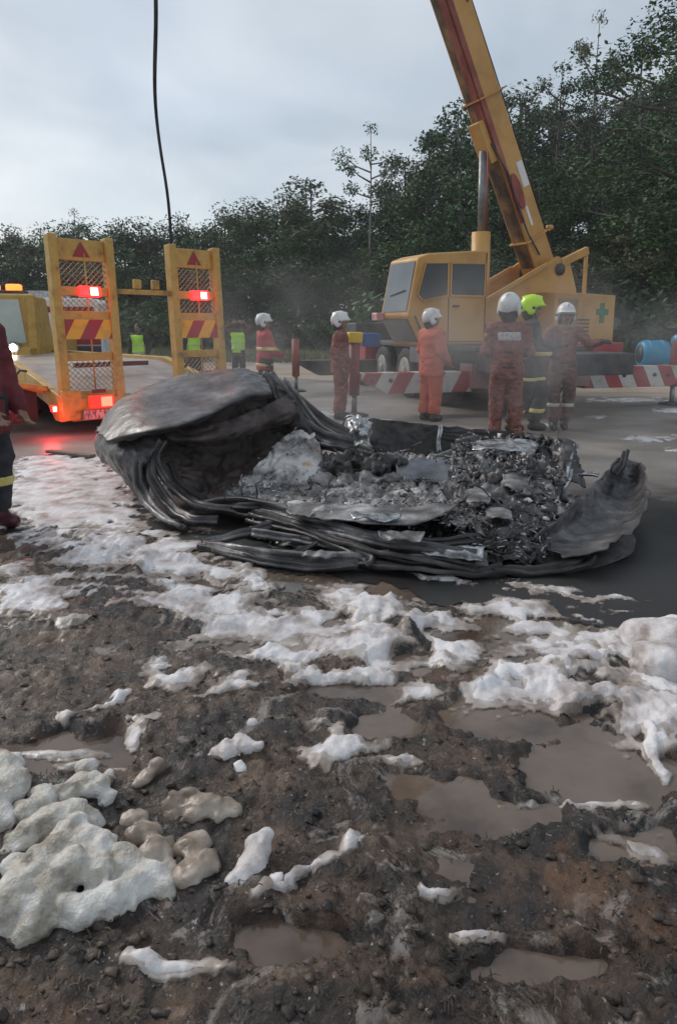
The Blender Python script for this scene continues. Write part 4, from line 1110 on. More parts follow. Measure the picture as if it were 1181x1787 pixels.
# ================================================================== YELLOW LOWBED TRAILER WITH RAISED RAMPS
M_yel = material('yellow_paint', [(0.20, 0.12, 0.05), (0.42, 0.25, 0.05), (0.52, 0.33, 0.08), (0.30, 0.17, 0.06)], 4.5, 0.5, bump=0.12, bscale=30, stops=[.30, .40, .55, .74], rvar=.12)
M_yel2 = material('faded_crane_paint', [(0.40, 0.205, 0.055), (0.53, 0.285, 0.078), (0.56, 0.33, 0.12)], 1.2, 0.5, bump=0.08, bscale=30, stops=[.34, .52, .76], rvar=.12)
M_reflred = material('red_reflector', [(0.32, 0.02, 0.03), (0.22, 0.015, 0.025)], 20, 0.4)
M_darkmetal = material('dark_chassis', [(0.025, 0.025, 0.028), (0.06, 0.058, 0.06), (0.10, 0.09, 0.085)], 4, 0.6, bump=.2, bscale=30)
M_rubber = material('tyre_rubber', [(0.014, 0.014, 0.015), (0.035, 0.033, 0.032)], 9, 0.8, bump=.3, bscale=40)
M_rim = material('wheel_rim', [(0.22, 0.21, 0.20), (0.38, 0.37, 0.35)], 6, 0.5, .3)
M_deck = material('steel_deck', [(0.20, 0.15, 0.125), (0.31, 0.25, 0.21), (0.38, 0.32, 0.28)], 1.5, 0.42, .1, bump=.15, bscale=30)
M_mesh = material('expanded_mesh', [(0.30, 0.18, 0.06), (0.17, 0.11, 0.06)], 6, 0.6)
M_glow = material('lit_red_lens', [(0.6, 0.03, 0.03)], rough=.3, rvar=0, emit=((1.0, 0.02, 0.02), 2.2))
M_core = material('lit_red_bulb', [(0.9, 0.4, 0.3)], rough=.3, rvar=0, emit=((1.0, 0.22, 0.14), 10.0))
M_lens = material('red_lens', [(0.45, 0.02, 0.02)], rough=.25, rvar=0, emit=((1.0, 0.05, 0.03), 0.6))
M_flap = material('mud_flap', [(0.020, 0.014, 0.017), (0.04, 0.024, 0.028)], 4, 0.6)
M_plate = material('number_plate', [(0.10, 0.10, 0.10), (0.45, 0.45, 0.45)], 26, 0.5, stops=[.44, .54], stretch=(1, 1, .5))
M_hz = stripe_material('hazard_stripes', (0.36, 0.02, 0.035), (0.75, 0.38, 0.03), 0.40, -0.62)
M_maroon = material('maroon_paint', [(0.10, 0.015, 0.02), (0.16, 0.03, 0.03)], 4, .5)

TA = R(42.5)
trailer = thing('lowbed_trailer', 'yellow lowbed trailer with two raised loading ramps and red tail lights', 'trailer', (-2.86, 9.71, 0), TA)
def ramp(parent, x0, x1, lamp_x, stripe_mat, pitch_lean=0.14):
    """one raised loading ramp, standing on the tail, leaning forward"""
    zb, zt = 0.34, 2.62
    def P(x, z, q=0.0): return Vector((x, q + pitch_lean * (z - zb) / (zt - zb), z))
    rp = MB()
    for x in (x0 + .06, x1 - .06): rp.bar(P(x, zb - .06), P(x, zt), .115, .17, up=(0, 1, 0))
    rails = rp.build('ramp_frame', M_yel, parent, bevel=.012)
    xc, w = (x0 + x1) / 2, (x1 - x0) - .24
    for z0, z1, nm in ((2.30, 2.58, 'top_plate'), (1.84, 1.96, 'cross_bar'), (1.50, 1.64, 'cross_bar'), (0.98, 1.09, 'cross_bar'), (0.44, 0.58, 'cross_bar')):
        c = P(xc, (z0 + z1) / 2)
        MB().box(c, (w, .06 if nm == 'cross_bar' else .04, z1 - z0), Matrix.Rotation(-math.atan(pitch_lean / (zt - zb)), 3, 'X')).build(nm, M_yel, rails, bevel=.008)
    b = MB().box(P(xc, 1.40, -.035), (w, .03, .26), Matrix.Rotation(-.15, 3, 'X')).build('hazard_board', stripe_mat, rails)
    # red warning triangle on the top plate
    c = P(xc, 2.44, -.026)
    MB().prism([(c.x - .12, c.z - .09), (c.x + .12, c.z - .09), (c.x, c.z + .11)], 'y', c.y - .006, c.y).build('warning_triangle', M_reflred, rails)
    # expanded metal in the openings, and a thin centre rod
    for z0, z1 in ((1.97, 2.29), (1.65, 1.83), (0.59, 0.97)):
        m = MB(); step = .075
        zz = z0
        hh = z1 - z0; k = int((w + hh) / step) + 1
        for i in range(k):
            for sgn in (1, -1):
                a0 = -w / 2 + i * step - (0 if sgn == 1 else 0)
                if sgn == 1: xa, za, xb, zb_ = a0 - hh, z0, a0, z1
                else: xa, za, xb, zb_ = a0 - hh, z1, a0, z0
                def clip(xa, za, xb, zb_):
                    pts = []
                    for (X, Z, X2, Z2) in ((xa, za, xb, zb_),):
                        t0, t1 = 0.0, 1.0; dx = X2 - X
                        if dx != 0:
                            ta, tb = (-w / 2 - X) / dx, (w / 2 - X) / dx
                            t0, t1 = max(t0, min(ta, tb)), min(t1, max(ta, tb))
                        if t1 - t0 < .02: return None
                        return (X + dx * t0, Z + (Z2 - Z) * t0, X + dx * t1, Z + (Z2 - Z) * t1)
                q = clip(xa, za, xb, zb_)
                if q: m.bar(P(xc + q[0], q[1], .01 * sgn), P(xc + q[2], q[3], .01 * sgn), .006, .012, up=(0, 1, 0))
        m.build('expanded_mesh', M_mesh, rails)
    MB().tube([P(xc + .04, .6, -.02), P(xc + .04, 2.4, -.02)], .011, 6).build('centre_rod', M_yel, rails)
    # lit lamp on the cross bar
    c = P(lamp_x, 1.90, -.075)
    hs = MB().box(c, (.30, .07, .14), Matrix.Rotation(-.15, 3, 'X')).build('lamp', M_glow, rails, bevel=.012, label='lit red lamp')
    MB().box(c + Vector((.05, -.038, 0)), (.10, .012, .10), Matrix.Rotation(-.15, 3, 'X')).build('bulb', M_core, hs)
    ld = bpy.data.lights.new('ramp_lamp_light', 'POINT'); ld.energy = 1.2; ld.color = (1, .06, .04); ld.shadow_soft_size = .05
    lo_ = link(bpy.data.objects.new('ramp_lamp_light', ld), rails); lo_.location = c + Vector((0, -.16, 0))
    return rails
ramp(trailer, -1.12, -.24, -.63, M_hz)
ramp(trailer, .60, 1.46, 1.06, M_hz)
t_ = MB(); t_.bar((-.27, .11, 1.92), (.62, .11, 1.92), .06, .07)
t_.build('tie_bar', M_yel, trailer, bevel=.006)
for x in (.10, .38): MB().box((x, .11, 2.03), (.11, .07, .13)).build('tie_bracket', M_yel, trailer, bevel=.01)
# beaver tail, deck and side beams
MB().prism([(0.02, .36), (0.02, .50), (1.9, .86), (1.9, .74)], 'x', -1.02, 1.38).build('tail_deck', M_deck, trailer)
MB().box((.18, 6.4, .80), (2.40, 9.0, .12)).build('main_deck', M_deck, trailer)
for s in (-1, 1):
    MB().prism([(-.02, .18), (-.02, .52), (1.85, .92), (10.9, .92), (10.9, .70), (1.9, .70), (.45, .38), (.2, .18)], 'x', *((-1.14, -1.025) if s < 0 else (1.385, 1.50))).build('side_beam', M_yel, trailer, bevel=.01)
MB().box((.18, -.04, .33), (2.38, .07, .30)).build('tail_beam', M_yel, trailer, bevel=.01)
MB().prism([(-1.14, .20), (-.92, .20), (-.86, .42), (-.90, .60), (-1.14, .60)], 'y', -.10, -.045).build('hinge_plate', M_yel, trailer, bevel=.008)
MB().prism([(1.5, .20), (1.28, .20), (1.22, .42), (1.26, .60), (1.5, .60)], 'y', -.10, -.045).build('hinge_plate', M_yel, trailer, bevel=.008)
for x in (-.62, 1.0):
    hs = MB().box((x, -.12, .43), (.34, .07, .17)).build('tail_lamp', M_lens, trailer, bevel=.012, label='lit red tail lamp cluster')
    MB().box((x + .06, -.16, .43), (.15, .014, .13)).build('bulb', material('lit_tail_bulb', [(0.9, 0.3, 0.2)], rough=.3, rvar=0, emit=((1.0, 0.17, 0.09), 1.6)), hs)
    MB().box((x - .02, -.11, .575), (.18, .04, .05)).build('lamp_bracket', M_maroon, trailer)
MB().box((-.64, -.10, .26), (.46, .02, .12)).build('number_plate', M_plate, trailer, label='pale number plate with blurred characters')
rl = MB().box((-1.20, .06, .36), (.06, .10, .09)).build('corner_lamp', M_glow, trailer, bevel=.01, label='small lit red corner lamp')
MB().box((-1.205, .0, .36), (.045, .012, .06)).build('bulb', M_core, rl)
for pos, en in (((-1.36, -.22, .22), 7), ((-.6, -.55, .26), 5)):
    ld = bpy.data.lights.new('corner_lamp_light', 'POINT'); ld.energy = en; ld.color = (1, .03, .03); ld.shadow_soft_size = .04
    lo_ = link(bpy.data.objects.new('corner_lamp_light', ld), rl); lo_.location = pos
MB().box((.15, 1.2, .86), (1.2, .08, .07)).build('lashing_rail', M_maroon, trailer, label='dark red rail lying across the deck')
# wheels and the mud flap with its emblem
def wheel(parent, c, axis, r, w, rim_mat=None, name='wheel'):
    c = Vector(c); ax = Vector(axis).normalized()
    def ring(m, prof):
        m.tube([c + ax * q for q, _ in prof], [k for _, k in prof], 28)
    t = MB(); ring(t, [(-w / 2, r * .62), (-w / 2 * .98, r * .9), (-w / 2 * .7, r), (w / 2 * .7, r), (w / 2 * .98, r * .9), (w / 2, r * .62)])
    ty = t.build(name, M_rubber, parent)
    m = MB(); ring(m, [(-w / 2 * 1.02, r * .60), (w / 2 * 1.02, r * .60)]); ring(m, [(w / 2 * 1.02, r * .22), (w / 2 * 1.25, r * .2)]); ring(m, [(-w / 2 * 1.25, r * .2), (-w / 2 * 1.02, r * .22)])
    m.build('rim', rim_mat or M_rim, ty, bevel=.01)
    return ty
for y in (2.6, 3.7, 4.8):
    for x in (-.76, 1.12): wheel(trailer, (x, y, .42), (1, 0, 0), .42, .5)
fl = MB().prism([(-1.0, .16), (-.30, .16), (-.30, .60), (-1.0, .66)], 'y', 1.75, 1.775).build('inner_mud_flap', M_flap, trailer)
fl = MB().prism([(-2.26, .13), (-1.24, .13), (-1.24, .60), (-1.59, .72), (-1.94, .80), (-2.26, .80)], 'y', .55, .575).build('mud_flap', M_flap, trailer, label='dark mud flap with a red emblem')
MB().bar((-2.28, .57, .83), (-1.14, .40, .60), .06, .07).build('flap_bracket', M_yel, trailer, bevel=.008)
ec = (-1.60, .545)
em = MB()
for q in ((-.15, -.05), (-.10, .10), (.0, .0), (.10, .10), (.15, -.05)): pass
em.prism([(ec[0] - .15, .29), (ec[0] - .15, .50), (ec[0] - .085, .50), (ec[0], .42), (ec[0] + .085, .50), (ec[0] + .15, .50), (ec[0] + .15, .29)], 'y', ec[1] - .004, ec[1]).build('emblem', material('flap_red', [(0.26, .02, .035), (.16, .015, .025)], 30, .6), fl)
text_part('flap_lettering', 'TRUCK', .15, material('flap_rust', [(0.22, .06, .03), (.12, .03, .02)], 30, .6), fl, (ec[0], ec[1] - .002, .22), (math.pi / 2, 0, 0))
# near fender edge continuing the yellow side line left of the ramp
MB().prism([(-2.26, .815), (-1.84, .815), (-1.16, .62), (-1.16, .52), (-1.84, .74), (-2.26, .74)], 'y', .50, .62).build('mudguard', M_yel, trailer, bevel=.008)
MB().prism([(-2.26, .80), (-1.16, .60), (-1.16, .62), (-2.26, .84)], 'y', .62, 3.0).build('guard_deck', M_deck, trailer)
cl = MB(); cl.tube([(-1.49, .56, .79), (-1.44, .52, .86), (-1.36, .50, .84)], .018, 6); 
cl.build('deck_cleat', M_darkmetal, trailer)

# ================================================================== VEHICLES AT THE LEFT
M_glass_pale = material('sky_toned_windscreen', [(0.35, 0.42, 0.40), (0.55, 0.60, 0.57)], 1.2, 0.12, rvar=.04)  # sky reflection put into the glass as a pale base colour
M_white = material('white_paint', [(0.60, 0.60, 0.60), (0.74, 0.74, 0.74)], 1.5, 0.35)
M_redpaint = material('red_paint', [(0.33, 0.025, 0.03), (0.25, 0.02, 0.03)], 2, .4)
M_beacon = material('amber_beacon', [(0.8, 0.15, 0.02)], rough=.3, rvar=0, emit=((1, .13, .02), 3.0))
M_head = material('headlamp', [(0.9, 0.9, 0.8)], rough=.2, rvar=0, emit=((1, .93, .75), 25.0))
M_glass = material('dark_glass', [(0.02, 0.025, 0.028), (0.05, 0.055, 0.06)], 1.0, 0.08, rvar=.03)
tk = thing('yellow_lorry', 'yellow lorry with pale windscreen, lit headlamp and orange roof beacon', 'lorry', (-7.35, 14.6, 0), R(14))
# local: X right, -Y towards the camera (front)
MB().prism([(-1.05, .55), (-1.05, 1.02), (-.98, 2.12), (.86, 2.12), (.98, 1.02), (.98, .55)], 'y', -.35, 1.5).build('cab', M_yel, tk, bevel=.05)
MB().prism([(-.94, 1.10), (-.88, 2.0), (.62, 2.0), (.72, 1.10)], 'y', -.372, -.345).build('windscreen', M_glass_pale, tk, bevel=.008)
MB().box((.86, -.40, 1.35), (.16, .10, 1.5)).build('corner_pillar', M_yel, tk, bevel=.02)
MB().box((0, -.40, .86), (1.9, .10, .32)).build('front_panel', M_yel, tk, bevel=.02)
MB().box((0, -.42, .62), (2.1, .16, .18)).build('bumper', M_darkmetal, tk, bevel=.02)
hd = MB().cyl((.46, -.47, 1.02), (.46, -.44, 1.02), .065).build('headlamp', M_head, tk, label='glaring white headlamp')
MB().cyl((.46, -.46, 1.02), (.46, -.43, 1.02), .13).build('headlamp_ring', M_rim, tk)
MB().cyl((-.6, -.47, 1.02), (-.6, -.44, 1.02), .09).build('headlamp', M_head, tk)
ld = bpy.data.lights.new('headlamp_light', 'SPOT'); ld.energy = 40; ld.spot_size = R(70); ld.color = (1, .93, .78); ld.shadow_soft_size = .08
lo_ = link(bpy.data.objects.new('headlamp_light', ld), hd); lo_.location = (.46, -.52, 1.02); lo_.rotation_euler = (R(80), 0, 0)
mr = MB().box((-.62, -.55, 1.55), (.26, .08, .40)).build('side_mirror', M_flap, tk, bevel=.05)
MB().box((.05, .2, 2.17), (1.3, .3, .08)).build('beacon_base', M_darkmetal, tk, bevel=.02)
for x in (-.35, .02, .45): MB().box((x, .16, 2.27), (.30, .22, .14)).build('beacon', M_beacon, tk, bevel=.04)
MB().box((0, 3.4, .95), (2.2, 3.6, .5)).build('load_bed', M_yel, tk, bevel=.02)
for x in (-.9, .9):
    for y in (.5, 4.2): wheel(tk, (x, y, .42), (1, 0, 0), .42, .26)
vn = thing('emergency_van', 'white emergency van with red stripes and roof band behind the yellow lorry', 'van', (-9.2, 19.2, 0), R(8))
MB().prism([(-2.6, .45), (-2.6, 2.1), (-2.5, 2.25), (2.3, 2.25), (2.42, 2.1), (2.5, 1.2), (2.5, .45)], 'y', 0, 1.9).build('body', M_white, vn, bevel=.05)
MB().box((0, -.012, 1.93), (4.6, .02, .16)).build('red_roof_stripe', M_redpaint, vn)
MB().box((0, -.012, 1.05), (4.9, .02, .20)).build('red_side_stripe', M_redpaint, vn)
MB().box((0, -.012, .70), (4.9, .02, .42)).build('blue_skirt', material('dark_blue_paint', [(0.03, 0.045, 0.09)], rough=.5), vn)
ov = MB(); ov.tube([(-1.75, -.03, 1.55), (-1.75, -.005, 1.55)], .17, 24); ov.build('emblem', M_redpaint, vn)
MB().box((.55, -.012, 1.52), (.8, .02, .42)).build('side_window', M_glass, vn)
MB().box((1.75, -.012, 1.52), (.8, .02, .42)).build('side_window', M_glass, vn)
MB().box((-.2, .4, 2.36), (3.6, .06, .20)).build('roof_band', material('pale_roof_band', [(0.5, .5, .5), (.3, .3, .3)], 16, .6, stops=[.45, .6]), vn)
MB().box((-.9, .5, 2.34), (.9, .3, .16)).build('light_bar', M_beacon, vn, bevel=.03)
for x in (-1.7, 1.7): wheel(vn, (x, .12, .36), (0, 1, 0), .36, .22)

# ================================================================== MOBILE CRANE
M_glass_sky = material('cab_glass', [(0.10, 0.13, 0.15), (0.16, 0.20, 0.22)], .8, .06, rvar=.02, spec=.8)
M_rw = stripe_material('red_white_left', (0.33, 0.045, 0.05), (0.52, 0.50, 0.47), 0.56, -0.55)
M_rw2 = stripe_material('red_white_right', (0.33, 0.045, 0.05), (0.52, 0.50, 0.47), 0.60, 0.55)
M_rod = material('chrome_rod', [(0.16, 0.16, 0.17), (0.30, 0.29, 0.29)], 5, .45, .5)
M_boomred = material('rusty_red_paint', [(0.13, 0.025, 0.02), (0.26, 0.055, 0.045), (0.33, 0.12, 0.07)], 2.0, .6, bump=.2, bscale=30, stretch=(1, 1, .6))
M_underside = material('brown_underside', [(0.05, 0.03, 0.022), (0.18, 0.10, 0.05), (0.40, 0.23, 0.09)], .9, .55, bump=.1, bscale=20, stops=[.38, .50, .66], stretch=(.3, 2, 2))  # mottled browns, darker than the boom's yellow paint
M_redbox = material('red_locker', [(0.36, 0.03, 0.04), (0.28, 0.025, 0.035)], 4, .5)
crane = thing('mobile_crane', 'yellow mobile crane with slanting boom parked on striped outriggers', 'crane', (2.65, 14.0, 0), R(15.7))
CI = Matrix.Rotation(-R(15.7), 4, 'Z') @ Matrix.Translation((-2.65, -14.0, 0))
# carrier
MB().box((0, .6, .86), (2.1, 8.6, .34)).build('chassis', M_darkmetal, crane, bevel=.02)
MB().box((0, 1.0, 1.08), (2.5, 7.6, .08)).build('carrier_deck', M_darkmetal, crane, bevel=.01)
for y in (-1.15, .35, 1.75, 3.6):
    for x in (-1.06, 1.06): wheel(crane, (x, y, .52), (1, 0, 0), .52, .38)
    
MB().box((-1.0, -.4, .92), (.5, .95, .36)).build('side_locker', material('grey_locker', [(.10, .10, .11), (.16, .16, .17)], 3, .5), crane, bevel=.02)
MB().prism([(3.9, .75), (3.9, 1.55), (5.2, 1.55), (5.4, 1.1), (5.4, .75)], 'x', -1.2, 1.2).build('carrier_cab', M_darkmetal, crane, bevel=.03)
MB().box((-1.1, 3.0, .82), (.5, .7, .42)).build('red_locker', M_redbox, crane, bevel=.02)
MB().box((1.2, -2.6, 1.0), (.6, .5, .35)).build('red_locker', M_redbox, crane, bevel=.02)
for y, near in ((-2.25, True), (2.25, False)):
    MB().box((0, y, .62), (2.3, .46, .42)).build('outrigger_housing', M_darkmetal if not near else material('faded_red_white', [(.40, .34, .32), (.30, .10, .10)], 2, .6), crane, bevel=.015)
    for s in (-1, 1):
        sm = (M_rw if s < 0 else M_rw2) if near else M_darkmetal
        b = MB().prism([(s * 1.1, .36), (s * 1.1, .70), (s * 3.05, .70), (s * 3.05, .60), (s * 2.6, .36)] if s < 0 else
                       [(s * 1.1, .36), (s * 1.1, .74), (s * 3.05, .74), (s * 3.05, .42), (s * 2.9, .36)], 'y', y - .16, y + .16).build('outrigger_beam', sm, crane, bevel=.01,
                       label='red and white striped outrigger beam' if near else None)
        if near:
            bo = MB()
            for xx in (1.9, 2.55, 2.85): bo.cyl((s * xx, y - .185, .58), (s * xx, y - .155, .58), .035, n=10)
            bo.build('bolt', M_darkmetal, b)
        jk = MB().cyl((s * 3.12, y, .34), (s * 3.12, y, 1.18), .085).build('jack', M_boomred, crane)
        MB().cyl((s * 3.12, y, .03), (s * 3.12, y, .36), .045).build('jack_rod', M_rod, jk)
        MB().tube([(s * 3.12, y, .005), (s * 3.12, y, .03), (s * 3.12, y, .06)], [.24, .22, .07], 20).build('foot_pad', M_darkmetal, jk)
        if near and s < 0:
            MB().box((s * 3.12, y, 1.27), (.22, .2, .17)).build('jack_cap', material('bright_yellow_cap', [(.72, .48, .02)], rough=.4), jk, bevel=.02)
            MB().box((s * 3.12 + .30, y + .15, 1.23), (.30, .3, .22)).build('hydraulic_box', material('blue_box', [(.03, .10, .30), (.02, .06, .18)], 5, .4), jk, bevel=.02)
# superstructure: a sub-frame that slewed to face left
SUP = CI @ Matrix.Translation((3.2, 14.2, 0)) @ Matrix.Rotation(R(208), 4, 'Z')
def sup(mb):   # superstructure coordinates: X forward, Y towards the camera, Z up -> crane coordinates
    mb.v = [tuple(SUP @ Vector(p)) for p in mb.v]; return mb
sup(MB().cyl((0, 0, 1.10), (0, 0, 1.24), .75)).build('slewing_ring', M_darkmetal, crane)
sup(MB().box((-.2, 0, 1.22), (3.6, 1.6, .12))).build('turntable', M_yel2, crane, bevel=.015)
cabp = [(2.62, 1.12), (2.92, 1.62), (2.72, 2.60), (2.50, 2.68), (1.22, 2.80), (1.22, 1.12)]
cab = sup(MB().prism(cabp, 'y', .30, 1.20)).build('operator_cab', M_yel2, crane, bevel=.03)
def window(poly, y0, y1, m=M_glass_sky): return sup(MB().prism(poly, 'y', y0, y1)).build('window', m, cab, bevel=.01)
window([(2.10, 1.98), (2.62, 1.88), (2.74, 1.98), (2.58, 2.52), (2.10, 2.54)], 1.198, 1.208, M_glass)
window([(1.28, 1.98), (2.04, 1.98), (2.04, 2.54), (1.28, 2.56)], 1.198, 1.208, M_glass)
def rimframe(poly, y, w=.03):
    m = MB()
    for i in range(len(poly)):
        a, b = poly[i], poly[(i + 1) % len(poly)]
        m.bar((a[0], y, a[1]), (b[0], y, b[1]), w, .02, up=(0, 1, 0))
    return sup(m).build('window_frame', M_yel2, cab)
rimframe([(2.10, 1.98), (2.62, 1.88), (2.74, 1.98), (2.58, 2.52), (2.10, 2.54)], 1.212)
rimframe([(1.28, 1.98), (2.04, 1.98), (2.04, 2.54), (1.28, 2.56)], 1.212)
def front_pane(p0, p1, y0, y1, m):
    (xa, za), (xb, zb) = p0, p1; n_ = Vector((zb - za, 0, -(xb - xa))).normalized() * .012
    if n_.x < 0: n_ = -n_
    vs = [Vector(q) for q in ((xa, y0, za), (xb, y0, zb), (xb, y1, zb), (xa, y1, za))]
    q = MB().add([v + n_ for v in vs] + [v - n_ for v in vs], [(0, 1, 2, 3), (7, 6, 5, 4), (0, 4, 5, 1), (1, 5, 6, 2), (2, 6, 7, 3), (3, 7, 4, 0)])
    return sup(q).build('window', m, cab)
ws = front_pane((2.905, 1.70), (2.735, 2.54), .37, 1.13, M_glass_sky); ws['label'] = 'sky-reflecting windscreen'
front_pane((2.66, 1.18), (2.895, 1.57), .37, 1.13, M_glass)
wp = MB(); wp.bar((2.87, .55, 1.98), (2.86, 1.0, 2.06), .02, .015); sup(wp).build('wiper', M_darkmetal, ws)
sup(MB().box((2.98, .32, 1.62), (.16, .20, .14))).build('lamp', material('red_white_lamp', [(.5, .10, .10), (.6, .5, .5)], 14, .4), cab, bevel=.02)
def side_strip(name, pts, w, m, y=1.206, th=.012):
    q = MB()
    for a, b in zip(pts[:-1], pts[1:]): q.bar((a[0], y, a[1]), (b[0], y, b[1]), w, th, up=(0, 1, 0))
    return sup(q).build(name, m, cab)
side_strip('door_seam', [(2.07, 1.18), (2.07, 1.95)], .012, M_darkmetal)
side_strip('door_seam', [(1.27, 1.18), (2.55, 1.18)], .012, M_darkmetal)
side_strip('door_handle', [(1.98, 1.80), (1.86, 1.80)], .03, M_darkmetal, 1.225, .03)
side_strip('grab_rail', [(2.66, 1.35), (2.80, 1.62)], .022, M_darkmetal, 1.24, .022)
side_strip('rust_seam', [(1.25, 1.15), (1.25, 2.75)], .016, M_boomred)
for k_ in range(5): sup(MB().box((-1.35, 1.126, 1.28 + k_ * .075), (.34, .014, .03))).build('louvre', M_darkmetal, crane)
sup(MB().box((-1.45, 1.124, 1.10), (1.5, .012, .05))).build('skirt_strip', M_boomred, crane)
# side frames carrying the boom foot
fr = [(1.75, 1.28), (1.75, 1.42), (-.75, 2.62), (-1.15, 2.86), (-1.5, 2.74), (-1.72, 2.2), (-1.72, 1.28)]
for y in (.52, -.52):
    sup(MB().prism(fr, 'y', y - .035, y + .035)).build('boom_frame', M_yel2, crane, bevel=.01)
    sup(MB().bar((1.7, y + .06, 1.46), (-.85, y + .06, 2.69), .05, .09)).build('frame_rib', M_yel2, crane, bevel=.008)
sup(MB().bar((-1.25, .52, 2.72), (-2.0, .52, 3.02), .10, .16)).build('hoist_bracket', M_yel2, crane, bevel=.01)
sup(MB().bar((-1.98, .52, 2.1), (-1.98, .52, 2.98), .06, .06)).build('bracket_post', M_yel2, crane)
sup(MB().cyl((-1.35, -.42, 2.35), (-1.35, .42, 2.35), .3)).build('winch_drum', M_darkmetal, crane)
sup(MB().prism([(-2.25, 1.05), (-2.25, 2.08), (-.55, 2.12), (-.55, 1.05)], 'y', .58, 1.12)).build('counterweight_body', M_yel2, crane, bevel=.02)
sup(MB().prism([(-2.25, 1.0), (-2.25, 2.05), (-1.75, 2.08), (-1.75, 1.0)], 'y', -1.1, .56)).build('counterweight', M_yel2, crane, bevel=.02)
sup(MB().box((-.92, 1.128, 1.68), (.52, .014, .62))).build('locker_door', material('brown_panel', [(.26, .15, .07), (.33, .20, .09)], 3, .6), crane, bevel=.006)
gr = MB(); gr.box((-1.88, 1.126, 1.72), (.12, .012, .40)); gr.box((-1.88, 1.127, 1.74), (.34, .012, .12))
sup(gr).build('green_cross', material('green_paint', [(.01, .13, .05), (.015, .18, .07)], 9, .5), crane)
sup(MB().box((.9, 1.0, 1.35), (.6, .35, .3))).build('step_box', M_darkmetal, crane, bevel=.02)
hr = MB(); hr.tube([(.5, 1.2, .75), (.5, 1.2, 1.05), (-.2, 1.2, 1.3)], .025, 6); sup(hr).build('handrail', M_rod, crane)
# boom
PIV, EL = Vector((-1.2, 0, 2.6)), R(62)
BD = Vector((math.cos(EL), 0, math.sin(EL))); BN = Vector((-math.sin(EL), 0, math.cos(EL)))     # along, and away from the underside
def bm_pt(l, y, h): return PIV + BD * l + Vector((0, y, 0)) + BN * h
def boom_box(l0, l1, w, h0, h1):
    m = MB(); vs = [bm_pt(l, y, h) for l in (l0, l1) for y in (-w, w) for h in (h0, h1)]
    return sup(m.add(vs, [(0, 1, 3, 2), (4, 6, 7, 5), (0, 4, 5, 1), (2, 3, 7, 6), (0, 2, 6, 4), (1, 5, 7, 3)]))
boom = boom_box(-.5, 9.2, .22, -.27, .27).build('boom', M_yel2, crane, bevel=.02, label='faded yellow main boom section')
boom_box(9.2, 13.0, .18, -.22, .22).build('boom_extension', M_yel2, boom)
boom_box(13.0, 16.2, .14, -.18, .18).build('boom_extension', M_yel2, boom)
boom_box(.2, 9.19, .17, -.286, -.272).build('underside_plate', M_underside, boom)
for s in (-1, 1): boom_box(.6, 9.19, .05, 0, 0) if False else None
m = MB(); vs = [bm_pt(l, y, h) for l in (1.15, 9.18) for y in (.215, .232) for h in (-.28, -.16)]
sup(m.add(vs, [(0, 1, 3, 2), (4, 6, 7, 5), (0, 4, 5, 1), (2, 3, 7, 6), (0, 2, 6, 4), (1, 5, 7, 3)])).build('red_edge_strip', M_boomred, boom)
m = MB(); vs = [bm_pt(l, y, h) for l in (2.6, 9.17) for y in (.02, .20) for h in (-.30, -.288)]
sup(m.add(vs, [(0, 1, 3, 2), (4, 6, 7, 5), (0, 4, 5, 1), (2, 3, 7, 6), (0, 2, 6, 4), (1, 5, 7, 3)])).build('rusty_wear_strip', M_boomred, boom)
m = MB(); c_ = bm_pt(1.75, .33, -.12); pts = [bm_pt(1.75 + .36 * math.cos(a), .230, -.10 + .11 * math.sin(a)) for a in np.linspace(0, 2 * math.pi, 20)[:-1]]
k = len(pts); m.add(pts + [p + Vector((0, .02, 0)) for p in pts], [tuple(range(k)), tuple(range(2 * k - 1, k - 1, -1))] + [(i, k + i, k + (i + 1) % k, (i + 1) % k) for i in range(k)])
sup(m).build('oval_boss', M_boomred, boom)
boom_patch = MB(); vs = [bm_pt(l, y, h) for l in (1.75, 2.25) for y in (.222, .227) for h in (.08, .24)]
sup(boom_patch.add(vs, [(0, 1, 3, 2), (4, 6, 7, 5), (0, 4, 5, 1), (2, 3, 7, 6), (0, 2, 6, 4), (1, 5, 7, 3)])).build('white_patch', M_white, boom)
boom_patch = MB(); vs = [bm_pt(l, y, h) for l in (1.0, 1.4) for y in (.222, .227) for h in (-.04, .02)]
sup(boom_patch.add(vs, [(0, 1, 3, 2), (4, 6, 7, 5), (0, 4, 5, 1), (2, 3, 7, 6), (0, 2, 6, 4), (1, 5, 7, 3)])).build('white_patch', M_white, boom)
for l in (.75, 3.6):
    m = MB()
    for a, b in (((l, -.25, -.31), (l, .25, -.31)), ((l, .25, -.31), (l, .25, .30)), ((l, -.25, -.31), (l, -.25, .30)), ((l, -.25, .30), (l, .31, .30))):
        m.bar(bm_pt(*a), bm_pt(*b), .05, .03, up=tuple(BD))
    sup(m).build('boom_collar', M_yel2, boom)
ck = MB(); ck.tube([bm_pt(.8, .25, .32), bm_pt(.75, .25, .44)], .05, 10); sup(ck).build('guide_roller', M_yel2, boom)
for l, h in ((5.9, .10), (6.5, .06), (7.2, .12), (5.2, .16)):
    sup(MB().cyl(bm_pt(l, .215, h), bm_pt(l, .232, h), .025, n=10)).build('bolt', M_darkmetal, boom)
sup(MB().cyl(PIV + Vector((0, -.6, 0)), PIV + Vector((0, .6, 0)), .12)).build('boom_pin', M_darkmetal, crane)
sup(MB().cyl(bm_pt(16.1, -.2, -.2), bm_pt(16.1, .2, -.2), .18)).build('tip_sheave', M_darkmetal, boom)
wr = MB(); wr.tube([bm_pt(-.1, .1, .42), bm_pt(8, .1, .36), bm_pt(16.1, .1, .2)], .012, 5); sup(wr).build('hoist_rope', M_darkmetal, boom)
